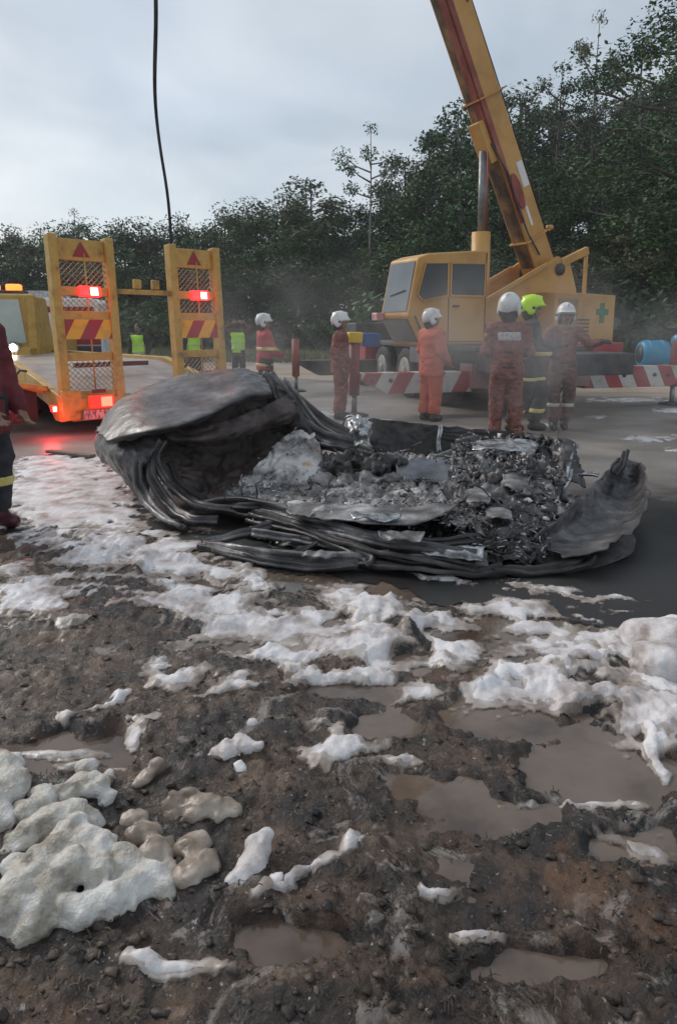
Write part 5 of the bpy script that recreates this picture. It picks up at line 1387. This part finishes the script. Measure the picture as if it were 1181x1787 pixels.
hs_ = MB(); hs_.tube([bm_pt(.4, .26, -.1), bm_pt(.9, .27, -.22), bm_pt(1.5, .26, -.24), bm_pt(2.2, .25, -.22), bm_pt(2.8, .20, -.32)], .018, 6); sup(hs_).build('hydraulic_hose', M_darkmetal, boom)
# lift cylinder
b0, b1 = Vector((.42, .05, 1.35)), bm_pt(2.85, .05, -.38)
dv = (b1 - b0)
cy = sup(MB().cyl(b0, b0 + dv * .54, .185)).build('lift_cylinder', M_yel2, crane)
sup(MB().cyl(b0 + dv * .52, b1 - dv * .04, .075)).build('cylinder_rod', M_rod, cy)
sup(MB().cyl(b0 + dv * .54 + Vector((0, .16, 0)), b1 + Vector((0, .14, 0)) - dv * .05, .02, n=8)).build('hydraulic_pipe', M_boomred, cy)
m = MB(); vs = [bm_pt(l, y, h) for l in (2.45, 3.25) for y in (-.14, .18) for h in (-.46, -.275)]
sup(m.add(vs, [(0, 1, 3, 2), (4, 6, 7, 5), (0, 4, 5, 1), (2, 3, 7, 6), (0, 2, 6, 4), (1, 5, 7, 3)])).build('cylinder_bracket', M_yel2, boom, bevel=.02)
TIP = Matrix.Translation((3.2, 14.2, 0)) @ Matrix.Rotation(R(208), 4, 'Z') @ bm_pt(16.25, 0, -.30)

# lifting strap hanging from the boom tip to the trailer deck
sp = thing('lifting_strap', 'long dark webbing strap hanging down behind the right-hand ramp', 'strap', (TIP.x, TIP.y, 0))
n_ = 90; V = []
for i in range(n_):
    f = i / (n_ - 1); z = TIP.z + .2 - f * (TIP.z + .2 - 1.0)
    tw = .5 + 1.1 * math.sin(z * .62) + .4 * math.sin(z * 1.3 + 1); w = .030
    ox = .05 * math.sin(z * .9) + .03 * math.sin(z * 2.3) + .10 * max(0, (4 - z) / 3)
    for q, th in ((-1, -.006), (1, -.006), (1, .006), (-1, .006)):
        V.append((ox + q * w * math.cos(tw) - th * math.sin(tw), q * w * math.sin(tw) + th * math.cos(tw), z))
F = [(i * 4 + k, i * 4 + (k + 1) % 4, i * 4 + 4 + (k + 1) % 4, i * 4 + 4 + k) for i in range(n_ - 1) for k in range(4)]
mesh_np('webbing', V, F, material('strap_webbing', [(.012, .012, .013), (.03, .028, .027), (.09, .06, .03)], 2, .8, stops=[.4, .6, .75]), sp)
MB().tube([(.2, 0, 1.0), (.2, 0, .9), (.26, 0, .84), (.2, 0, .80)], .03, 8).build('hook', M_darkmetal, sp)

# blue plastic tank and sheet by the trees, small blue sheet behind the crane
M_bluep = material('blue_plastic', [(.005, .19, .36), (.008, .26, .45)], 2, .4, bump=.15, bscale=10)
bt = thing('blue_tank', 'bright blue plastic tank on its side in front of the dark trees', 'tank', (11.35, 24.6, 0)); bt.scale = (.8, .8, .8)
m = MB(); m.tube([(-.62, 0, .62), (-.60, 0, .62), (-.45, 0, .62), (.42, 0, .62), (.55, 0, .62), (.58, 0, .62)], [.40, .54, .60, .60, .54, .42], 28); m.build('shell', M_bluep, bt)
m = MB(); m.tube([(-.64, 0, .62), (-.63, 0, .62)], .40, 24); m.build('end_shade_disc', M_flap, bt)  # dark disc on the closed end, painted shade for the tank's inside
for x in (-.3, .28): MB().tube([(x - .04, 0, .62), (x - .02, 0, .62), (x + .02, 0, .62), (x + .04, 0, .62)], [.60, .625, .625, .60], 28).build('rib', M_bluep, bt)
for x in (-.35, .35): MB().box((x, 0, .05), (.12, .9, .12)).build('skid', M_darkmetal, bt)
b2 = thing('blue_tank', 'second blue plastic tank cut by the right picture edge', 'tank', (12.75, 24.9, 0), R(10))
m = MB(); m.tube([(-.6, 0, .95), (-.5, 0, .95), (.9, 0, .95), (1.0, 0, .95)], [.2, .26, .26, .2], 20); m.build('shell', M_bluep, b2)
for x in (-.4, .7): MB().box((x, 0, .35), (.12, .5, .72)).build('stand', M_darkmetal, b2)

# short pale board lying at the trailer's tail
pk = MB(); pk.bar((-3.32, 7.62, .03), (-2.7, 7.30, .03), .09, .035)
o = pk.build('wooden_batten', material('grey_wood', [(.12, .09, .075), (.2, .16, .13)], 8, .8, stretch=(1, 6, 6)), None, bevel=.005)
tag(o, 'pale wooden batten lying on the ground under the mud flap', 'batten')

# ================================================================== PEOPLE
M_skin = material('skin', [(.20, .115, .075), (.27, .16, .11)], 12, .55, sss=.1)
M_hair = material('dark_hair', [(.010, .008, .007), (.02, .016, .014)], 40, .6)
M_eye = material('eye_dark', [(.015, .012, .010)], rough=.25, rvar=0)
M_lip = material('lips', [(.14, .06, .05)], rough=.5)
M_boot = material('black_boot', [(.012, .012, .012), (.035, .033, .032)], 12, .5, bump=.2, bscale=40)
M_glove = material('dark_glove', [(.012, .012, .013), (.03, .03, .03)], 12, .8)
M_helm_w = material('white_helmet', [(.48, .48, .48), (.66, .66, .66)], 9, .32, rvar=.1, stops=[.36, .5])
M_helm_y = material('fluorescent_helmet', [(.42, .72, .02), (.55, .80, .04)], 6, .35)
M_camo = material('maroon_camouflage', [(.06, .030, .026), (.24, .055, .045), (.13, .075, .055), (.36, .11, .08)], 12, .85, bump=.25, bscale=30, stops=[.38, .47, .55, .64], stretch=(1, 1, 2.2), detail=3)
M_camo2 = material('brown_camouflage', [(.045, .028, .025), (.15, .055, .045), (.09, .06, .048), (.22, .095, .07)], 12, .85, bump=.25, bscale=30, stops=[.38, .48, .56, .66], stretch=(1, 1, 2.2), detail=3)
M_orange = material('orange_overall', [(.42, .085, .045), (.54, .125, .07)], 5, .85, bump=.3, bscale=22)
M_redjk = material('red_turnout', [(.34, .03, .035), (.45, .05, .05)], 5, .8, bump=.3, bscale=22)
M_dark = material('black_turnout', [(.016, .017, .021), (.035, .036, .042)], 5, .8, bump=.3, bscale=22)
M_darkred = material('dark_red_turnout', [(.10, .014, .02), (.16, .022, .03)], 5, .8, bump=.3, bscale=22)
M_band = material('reflective_band', [(.55, .45, .10), (.66, .58, .22)], 20, .5)
M_band2 = material('silver_band', [(.42, .42, .40), (.55, .55, .50)], 20, .45)
M_vest = material('fluorescent_vest', [(.35, .72, .03), (.45, .80, .06)], 5, .6)
M_tagm = material('pale_back_panel', [(.30, .29, .29), (.50, .49, .48)], 45, .6, stops=[.42, .56], stretch=(1, 1, .6))
M_denim = material('dark_trousers', [(.018, .020, .03), (.04, .042, .055)], 6, .85)

def person(label, x, y, H, rz, jacket, trousers, boots=M_boot, helmet=None, arms=None, legs=None, bands=(), leg_bands=(), yaw=0.0, hair=False, vest=None,
           gloves=None, back_tag=False, hem=.80, bandm=None, group='people at the scene', lean=0.0, z=0.0, bulk=1.0, vest_stripe=True, moustache=False):
    s = H / 1.75
    root = thing('person', label, 'person', (x, y, z), rz, group); root.scale = (s, s, s); root.rotation_euler = (lean, 0, rz)
    A = {'L': ((.27, .03, 1.15), (.27, -.07, .91)), 'R': ((-.27, .03, 1.15), (-.27, -.07, .91))}
    A.update(arms or {})
    Lg = {'L': ((.11, -.02, .50), (.12, .02, .09)), 'R': ((-.11, -.02, .50), (-.12, .02, .09))}
    Lg.update(legs or {})
    V3 = lambda p: np.array(p, float)
    sh = {'L': V3((.185, 0, 1.42)), 'R': V3((-.185, 0, 1.42))}; hip = {'L': V3((.085, 0, .93)), 'R': V3((-.085, 0, .93))}
    hand = {}
    # -------- body
    prims = [((0, 0, 1.44), (0, -.01, 1.56), .058, .052), ((-.13, 0, 1.41), (.13, 0, 1.41), .06, .06), ((0, 0, 1.36), (0, 0, .98), .115, .11, (1.1, .8, 1))]
    for k in 'LR':
        e, w = V3(A[k][0]), V3(A[k][1]); kn, an = V3(Lg[k][0]), V3(Lg[k][1])
        prims += [(sh[k], e, .048, .040), (e, w, .040, .030), (hip[k], kn, .075, .055), (kn, an, .050, .036), (an, an + V3((0, -.15, -.05)), .034, .028)]
        d = (w - e) / np.linalg.norm(w - e)
        side = np.cross(d, (0, 1, 0) if abs(d[1]) < .8 else (0, 0, 1)); side /= np.linalg.norm(side)
        nn = np.cross(d, side)
        if nn[1] > 0: nn = -nn
        hp = []
        for q in (-1, 0, 1): hp.append((w + d * .015 + side * q * .018, w + d * .075 + side * q * .024, .020, .017))
        for q, ln in ((-1.5, .060), (-.5, .074), (.5, .078), (1.5, .068)):
            f0 = w + d * .080 + side * q * .021; f1 = f0 + d * ln * .55 + nn * .012; f2 = f1 + d * ln * .40 + nn * .028
            hp += [(f0, f1, .0105, .010), (f1, f2, .010, .0085)]
        sg = 1 if k == 'R' else -1
        t0 = w + d * .030 + side * sg * .028; t1 = t0 + d * .032 + side * sg * .026 + nn * .012; t2 = t1 + d * .030 + side * sg * .006 + nn * .016
        hp += [(t0, t1, .014, .012), (t1, t2, .012, .0095)]
        hand[k] = hp; prims += hp
    pts = np.array([q for p in prims for q in (p[0], p[1])])
    h = .0115
    g, og = field(pts.min(0) - .09, np.maximum(pts.max(0) + .09, (0, 0, 1.80)), h)
    F = None
    for i, p in enumerate(prims):
        small = p[2] < .03
        d_ = capsule(g, *p); F = d_ if F is None else smin(F, d_, .006 if small else .03)
    cy_, sy_ = math.cos(yaw), math.sin(yaw)
    hx, hy = g[0] * cy_ + g[1] * sy_, -g[0] * sy_ + g[1] * cy_
    hg = (hx, hy, g[2])
    hd = ellipsoid(hg, (0, -.005, 1.655), (.076, .096, .105))
    hd = smin(hd, ellipsoid(hg, (0, -.045, 1.59), (.055, .055, .062)), .03)
    hd = smin(hd, capsule(hg, (0, -.095, 1.645), (0, -.112, 1.612), .010, .016), .012)
    hd = smin(hd, capsule(hg, (-.03, -.086, 1.662), (.03, -.086, 1.662), .012, .012), .012)
    for q in (-1, 1): hd = smin(hd, ellipsoid(hg, (q * .078, .005, 1.63), (.014, .022, .034)), .008)
    F = smin(F, hd, .025)
    V, Q = surface(F, og, h)
    body = mesh_np('body', V, Q, M_skin, root, smooth=True)
    def rotp(p): return Vector((p[0] * cy_ - p[1] * sy_, p[0] * sy_ + p[1] * cy_, p[2]))
    for q in (-1, 1):
        MB().tube([rotp((q * .032, -.094, 1.642)), rotp((q * .032, -.100, 1.642))], [.011, .007], 8).build('eye', M_eye, body)
    MB().bar(rotp((-.024, -.101, 1.572)), rotp((.024, -.101, 1.572)), .008, .007).build('mouth', M_lip, body)
    if moustache: MB().bar(rotp((-.03, -.106, 1.588)), rotp((.03, -.106, 1.588)), .012, .012).build('moustache', M_hair, body)
    # -------- clothing
    hc = .0135
    jp = [((-.15, .005, 1.415), (.15, .005, 1.415), .080, .080), ((0, .005, 1.34), (0, .005, 1.02), .152, .148, (1.16, .80, 1)), ((0, 0, 1.02), (0, 0, hem - .02), .150, .168, (1.12, .86, 1)),
          ((0, .01, 1.44), (0, .005, 1.50), .075, .066)]
    arm_p = []
    for k in 'LR':
        e, w = V3(A[k][0]), V3(A[k][1])
        arm_p += [(sh[k], e, .078, .066), (e, e + (w - e) * .93, .064, .052)]
    def clothe(name, prims, mat, cuts, seed, k=.035, infl=0.0, amp=.012, parent=root, hcell=hc):
        pts = np.array([q for p in prims for q in (p[0], p[1])])
        g, og = field(pts.min(0) - .2, pts.max(0) + .2, hcell)
        F = union(g, prims, k) - infl
        F = F + amp * noise3(g[0] * 9, g[1] * 9, g[2] * 15, seed) + amp * .45 * noise3(g[0] * 24, g[1] * 24, g[2] * 36, seed + 1)
        for c in cuts: F = np.maximum(F, c(g))
        V, Q = surface(F, og, hcell)
        return mesh_np(name, V, Q, mat, parent, smooth=True)
    sd = int(abs(x * 97 + y * 31)) % 900
    def J(p): return [(q[0], q[1], q[2] * bulk, q[3] * bulk) + tuple(q[4:]) for q in p]
    jk = clothe('jacket', J(jp + arm_p), jacket, [lambda g: hem - g[2]], sd)
    for (z0, hh) in bands:
        clothe('reflective_strip', J(jp + arm_p), bandm or M_band, [lambda g, z0=z0, hh=hh: np.abs(g[2] - z0) - hh], sd, infl=.009, parent=jk)
    lp = [((-.06, .005, .95), (.06, .005, .95), .125, .125), ((0, 0, 1.0), (0, 0, .9), .13, .13, (1.1, .85, 1))]
    for k in 'LR':
        kn, an = V3(Lg[k][0]), V3(Lg[k][1])
        lp += [(hip[k], kn, .108, .088), (kn, an + V3((0, 0, .06)), .084, .078)]
    tr = clothe('trousers', J(lp), trousers, [lambda g: .13 - g[2], lambda g: g[2] - 1.06], sd + 3, k=.03)
    for (z0, hh) in leg_bands:
        clothe('reflective_strip', J(lp), bandm or M_band, [lambda g, z0=z0, hh=hh: np.abs(g[2] - z0) - hh], sd + 3, k=.03, infl=.009, parent=tr)
    for k in 'LR':
        an = V3(Lg[k][1]); up = V3(Lg[k][0]) - an; up /= np.linalg.norm(up)
        bp = [(an + up * .16, an, .064, .060), (an + V3((0, .035, -.035)), an + V3((0, -.13, -.04)), .050, .046), (an, an + V3((0, -.09, -.035)), .052, .046)]
        zf = an[2] - .09
        clothe('boot', bp, boots, [lambda g, zf=zf: zf - g[2]], sd + 5, k=.03, amp=.003, hcell=.012)
    if gloves:
        for k in 'LR': clothe('glove', [(p[0], p[1], p[2] + .006, p[3] + .006) for p in hand[k]], gloves, [], sd + 7, k=.008, amp=.001, hcell=.010)
    if vest:
        v = clothe('vest', J(jp[:3]), vest, [lambda g: .90 - g[2], lambda g: g[2] - 1.47, lambda g: np.abs(g[0]) - .215], sd, infl=.014)
        for z0 in (1.02, 1.20):
            clothe('reflective_strip', J(jp[:3]), M_band2, [lambda g, z0=z0: np.abs(g[2] - z0) - .022, lambda g: np.abs(g[0]) - .217], sd, infl=.020, parent=v)
    if back_tag:
        clothe('back_panel', J(jp[:2]), M_tagm, [lambda g: np.abs(g[2] - 1.33) - .05, lambda g: np.abs(g[0]) - .13, lambda g: .05 - g[1]], sd, infl=.016, parent=jk)
    clothe('belt', J([((0, 0, 1.02), (0, 0, .92), .150, .152, (1.13, .84, 1))]), M_glove, [lambda g: np.abs(g[2] - .98) - .022], sd, infl=.012, amp=.006) if helmet is not None and hem < .9 and not bands else None
    # -------- head gear
    if helmet is not None:
        lo, hi = (-.2, -.3, 1.45), (.2, .25, 1.90)
        g, og = field(lo, hi, .0115)
        d1 = ellipsoid(g, (0, .012, 1.685), (.128, .158, .150))
        d1 = np.maximum(d1, (1.665 - .34 * np.clip(g[1] + .06, 0, .2)) - g[2])
        d1 = smin(d1, ellipsoid(g, (0, -.095, 1.690), (.112, .085, .016)), .02)
        d1 = smin(d1, capsule(g, (0, -.11, 1.80), (0, .13, 1.80), .012, .012), .03)
        d1 = np.maximum(d1, -ellipsoid(g, (0, 0, 1.63), (.098, .122, .13)))
        for q in (-1, 1): d1 = smin(d1, ellipsoid(g, (q * .115, .03, 1.62), (.022, .055, .06)), .02)
        V, Q = surface(d1, og, .0115)
        V = np.stack([V[:, 0] * cy_ - V[:, 1] * sy_, V[:, 0] * sy_ + V[:, 1] * cy_, V[:, 2]], 1)
        hm = mesh_np('helmet', V, Q, helmet, root, smooth=True)
        st = MB()
        for q in (-1, 1): st.tube([rotp((q * .098, .0, 1.62)), rotp((q * .072, -.03, 1.56)), rotp((0, -.06, 1.524))], .007, 5)
        st.build('chin_strap', M_glove, hm)
        for q in (-1, 1): MB().tube([rotp((q * .128, .0, 1.655)), rotp((q * .140, .0, 1.655))], [.022, .018], 10).build('visor_pivot', M_glove, hm)
        g, og = field((-.16, -.03, 1.45), (.16, .2, 1.66), .0125)
        dn = np.maximum(ellipsoid(g, (0, .025, 1.60), (.105, .115, .135)), np.maximum(1.49 - g[2], -.0 - g[1] + .01))
        V, Q = surface(dn, og, .0125)
        V = np.stack([V[:, 0] * cy_ - V[:, 1] * sy_, V[:, 0] * sy_ + V[:, 1] * cy_, V[:, 2]], 1)
        mesh_np('neck_cover', V, Q, M_glove, hm, smooth=True)
    if hair:
        g, og = field((-.12, -.13, 1.58), (.12, .14, 1.79), .0115)
        d1 = ellipsoid(g, (0, .008, 1.668), (.086, .104, .108))
        d1 = np.maximum(d1, 1.60 - g[2] + np.clip(-g[1] * 1.1, -.05, .11)) + .006 * noise3(g[0] * 40, g[1] * 40, g[2] * 40, 3)
        V, Q = surface(d1, og, .0115)
        V = np.stack([V[:, 0] * cy_ - V[:, 1] * sy_, V[:, 0] * sy_ + V[:, 1] * cy_, V[:, 2]], 1)
        mesh_np('hair', V, Q, M_hair, root, smooth=True)
    return root
def px(u, Y): return (u - CX) / FPX * (Y * CP + .1)

person('firefighter in dark red jacket and black trousers cut by the left picture edge', -2.47, 4.62, 1.70, R(75), M_darkred, M_dark, boots=material('maroon_boot', [(.09, .015, .02), (.05, .01, .015)], 8, .5),
       helmet=M_helm_w, leg_bands=[(.36, .035)], gloves=None, hem=.72, arms={'R': ((-.25, -.04, 1.12), (-.16, -.22, .90)), 'L': ((.25, -.02, 1.12), (.2, -.18, .88))}, bulk=1.2)
person('firefighter in bright red jacket with yellow strips and white helmet behind the roof skin', px(462, 12.0), 12.0, 1.60, R(118), M_redjk, M_dark, helmet=M_helm_w, bands=[(1.16, .03), (.86, .03)], hem=.76,
       yaw=R(-15), arms={'L': ((.25, -.05, 1.14), (.16, -.28, 1.04)), 'R': ((-.25, -.05, 1.14), (-.1, -.3, 1.02))}, bulk=1.12)
person('firefighter in maroon camouflage and white helmet beside the red jack', px(594, 10.6), 10.6, 1.60, R(82), M_camo, M_camo, helmet=M_helm_w,
       arms={'L': ((.25, .03, 1.14), (.22, -.12, .95)), 'R': ((-.24, .06, 1.15), (-.22, -.05, .92))}, bulk=1.18)
person('firefighter in plain orange overall and white helmet', px(752, 10.4), 10.4, 1.64, R(125), M_orange, M_orange, helmet=M_helm_w, hem=.74, yaw=R(-18), gloves=None,
       arms={'L': ((.30, -.06, 1.16), (.22, -.34, 1.00)), 'R': ((-.26, .02, 1.15), (-.20, -.20, .95))}, bulk=1.25)
person('firefighter in maroon camouflage seen from behind with a pale back panel', px(884, 7.9), 7.9, 1.74, R(172), M_camo, M_camo, helmet=M_helm_w, back_tag=True, yaw=R(-20), hem=.84,
       arms={'L': ((.25, -.04, 1.15), (.14, -.26, 1.12)), 'R': ((-.25, -.04, 1.15), (-.13, -.26, 1.10))})
person('firefighter in black turnout gear and fluorescent yellow helmet', px(924, 9.3), 9.3, 1.78, R(80), M_dark, M_dark, helmet=M_helm_y, bands=[(1.06, .028)], leg_bands=[(.72, .025), (.28, .03)], hem=.76,
       legs={'L': ((.11, -.20, .52), (.12, -.10, .09)), 'R': ((-.11, .05, .50), (-.12, .22, .10))}, arms={'L': ((.28, -.12, 1.17), (.24, -.36, 1.15)), 'R': ((-.26, .0, 1.15), (-.22, -.2, 1.05))}, gloves=M_glove, bulk=1.1)
person('firefighter in maroon camouflage facing the camera with an arm held out', px(982, 9.55), 9.55, 1.69, R(-12), M_camo, M_camo2, helmet=M_helm_w, leg_bands=[(.36, .028)], bandm=M_band2, gloves=M_glove, yaw=R(8), moustache=True, hem=.84,
       arms={'L': ((.34, -.12, 1.24), (.46, -.34, 1.28)), 'R': ((-.31, -.06, 1.16), (-.36, -.30, 1.12))}, legs={'L': ((.10, -.03, .50), (.06, .05, .09)), 'R': ((-.12, -.05, .50), (-.10, -.06, .09))})
person('bareheaded person in yellow-green vest standing between the ramps', px(243, 15.5), 15.5, 1.50, R(-15), M_dark, M_denim, hair=True, vest=M_vest)
person('person in yellow-green vest seen through the right-hand ramp', px(338, 15.8), 15.8, 1.50, R(30), M_denim, M_denim, hair=True, vest=M_vest)
person('person in yellow-green vest with hands raised to the head beyond the right-hand ramp', px(416, 17.5), 17.5, 1.55, R(175), M_camo2, M_denim, hair=True, vest=M_vest,
       arms={'L': ((.36, .0, 1.60), (.16, .02, 1.72)), 'R': ((-.36, .0, 1.60), (-.16, .02, 1.72))})

# ================================================================== AIR
M_haze = bpy.data.materials.new('evening_haze'); M_haze.use_nodes = True
hn, hl = M_haze.node_tree.nodes, M_haze.node_tree.links
hn.clear()
ho = hn.new('ShaderNodeOutputMaterial'); pv = hn.new('ShaderNodeVolumePrincipled')
pv.inputs['Color'].default_value = (0.90, 0.92, 0.95, 1); pv.inputs['Density'].default_value = 0.0009; pv.inputs['Anisotropy'].default_value = 0.2
hl.new(pv.outputs[0], ho.inputs['Volume'])
hz = MB().box((0, 62, 10.9), (240, 160, 24.2)).build('haze', M_haze)
hz['kind'] = 'stuff'; hz['label'] = 'thin evening haze and drifting smoke over the yard'

M_smoke = bpy.data.materials.new('drifting_smoke'); M_smoke.use_nodes = True
hn, hl = M_smoke.node_tree.nodes, M_smoke.node_tree.links
hn.clear()
ho = hn.new('ShaderNodeOutputMaterial'); pv = hn.new('ShaderNodeVolumePrincipled')
pv.inputs['Color'].default_value = (0.80, 0.78, 0.78, 1); pv.inputs['Anisotropy'].default_value = 0.1
tc = hn.new('ShaderNodeTexCoord'); nz = hn.new('ShaderNodeTexNoise'); nz.inputs['Scale'].default_value = 1.2; nz.inputs['Detail'].default_value = 3
hl.new(tc.outputs['Object'], nz.inputs['Vector'])
ln = hn.new('ShaderNodeVectorMath'); ln.operation = 'LENGTH'
mp = hn.new('ShaderNodeMapping'); mp.inputs['Scale'].default_value = (1 / 4.2, 1 / 2.4, 1 / 1.35)
hl.new(tc.outputs['Object'], mp.inputs[0]); hl.new(mp.outputs[0], ln.inputs[0])
fall = hn.new('ShaderNodeMapRange'); fall.inputs[1].default_value, fall.inputs[2].default_value = 0.25, 0.95
fall.inputs[3].default_value, fall.inputs[4].default_value = 1.0, 0.0
hl.new(ln.outputs['Value'], fall.inputs[0])
den = hn.new('ShaderNodeMapRange'); den.inputs[1].default_value, den.inputs[2].default_value = 0.46, 0.72
den.inputs[3].default_value, den.inputs[4].default_value = 0.0, 0.42
hl.new(nz.outputs['Fac'], den.inputs[0])
mu = hn.new('ShaderNodeMath'); mu.operation = 'MULTIPLY'
hl.new(den.outputs[0], mu.inputs[0]); hl.new(fall.outputs[0], mu.inputs[1]); hl.new(mu.outputs[0], pv.inputs['Density'])
hl.new(pv.outputs[0], ho.inputs['Volume'])
g, og = field((-4.2, -2.4, -.98), (4.2, 2.4, 1.35), .3)
V, Q = surface(np.maximum(ellipsoid(g, (0, 0, 0), (4.2, 2.4, 1.35)), -.98 - g[2]), og, .3)
sk = mesh_np('smoke', V, Q, M_smoke); sk.location = (0.9, 7.2, 1.02); sk['kind'] = 'stuff'
sk['label'] = 'faint grey smoke drifting over the wreck'
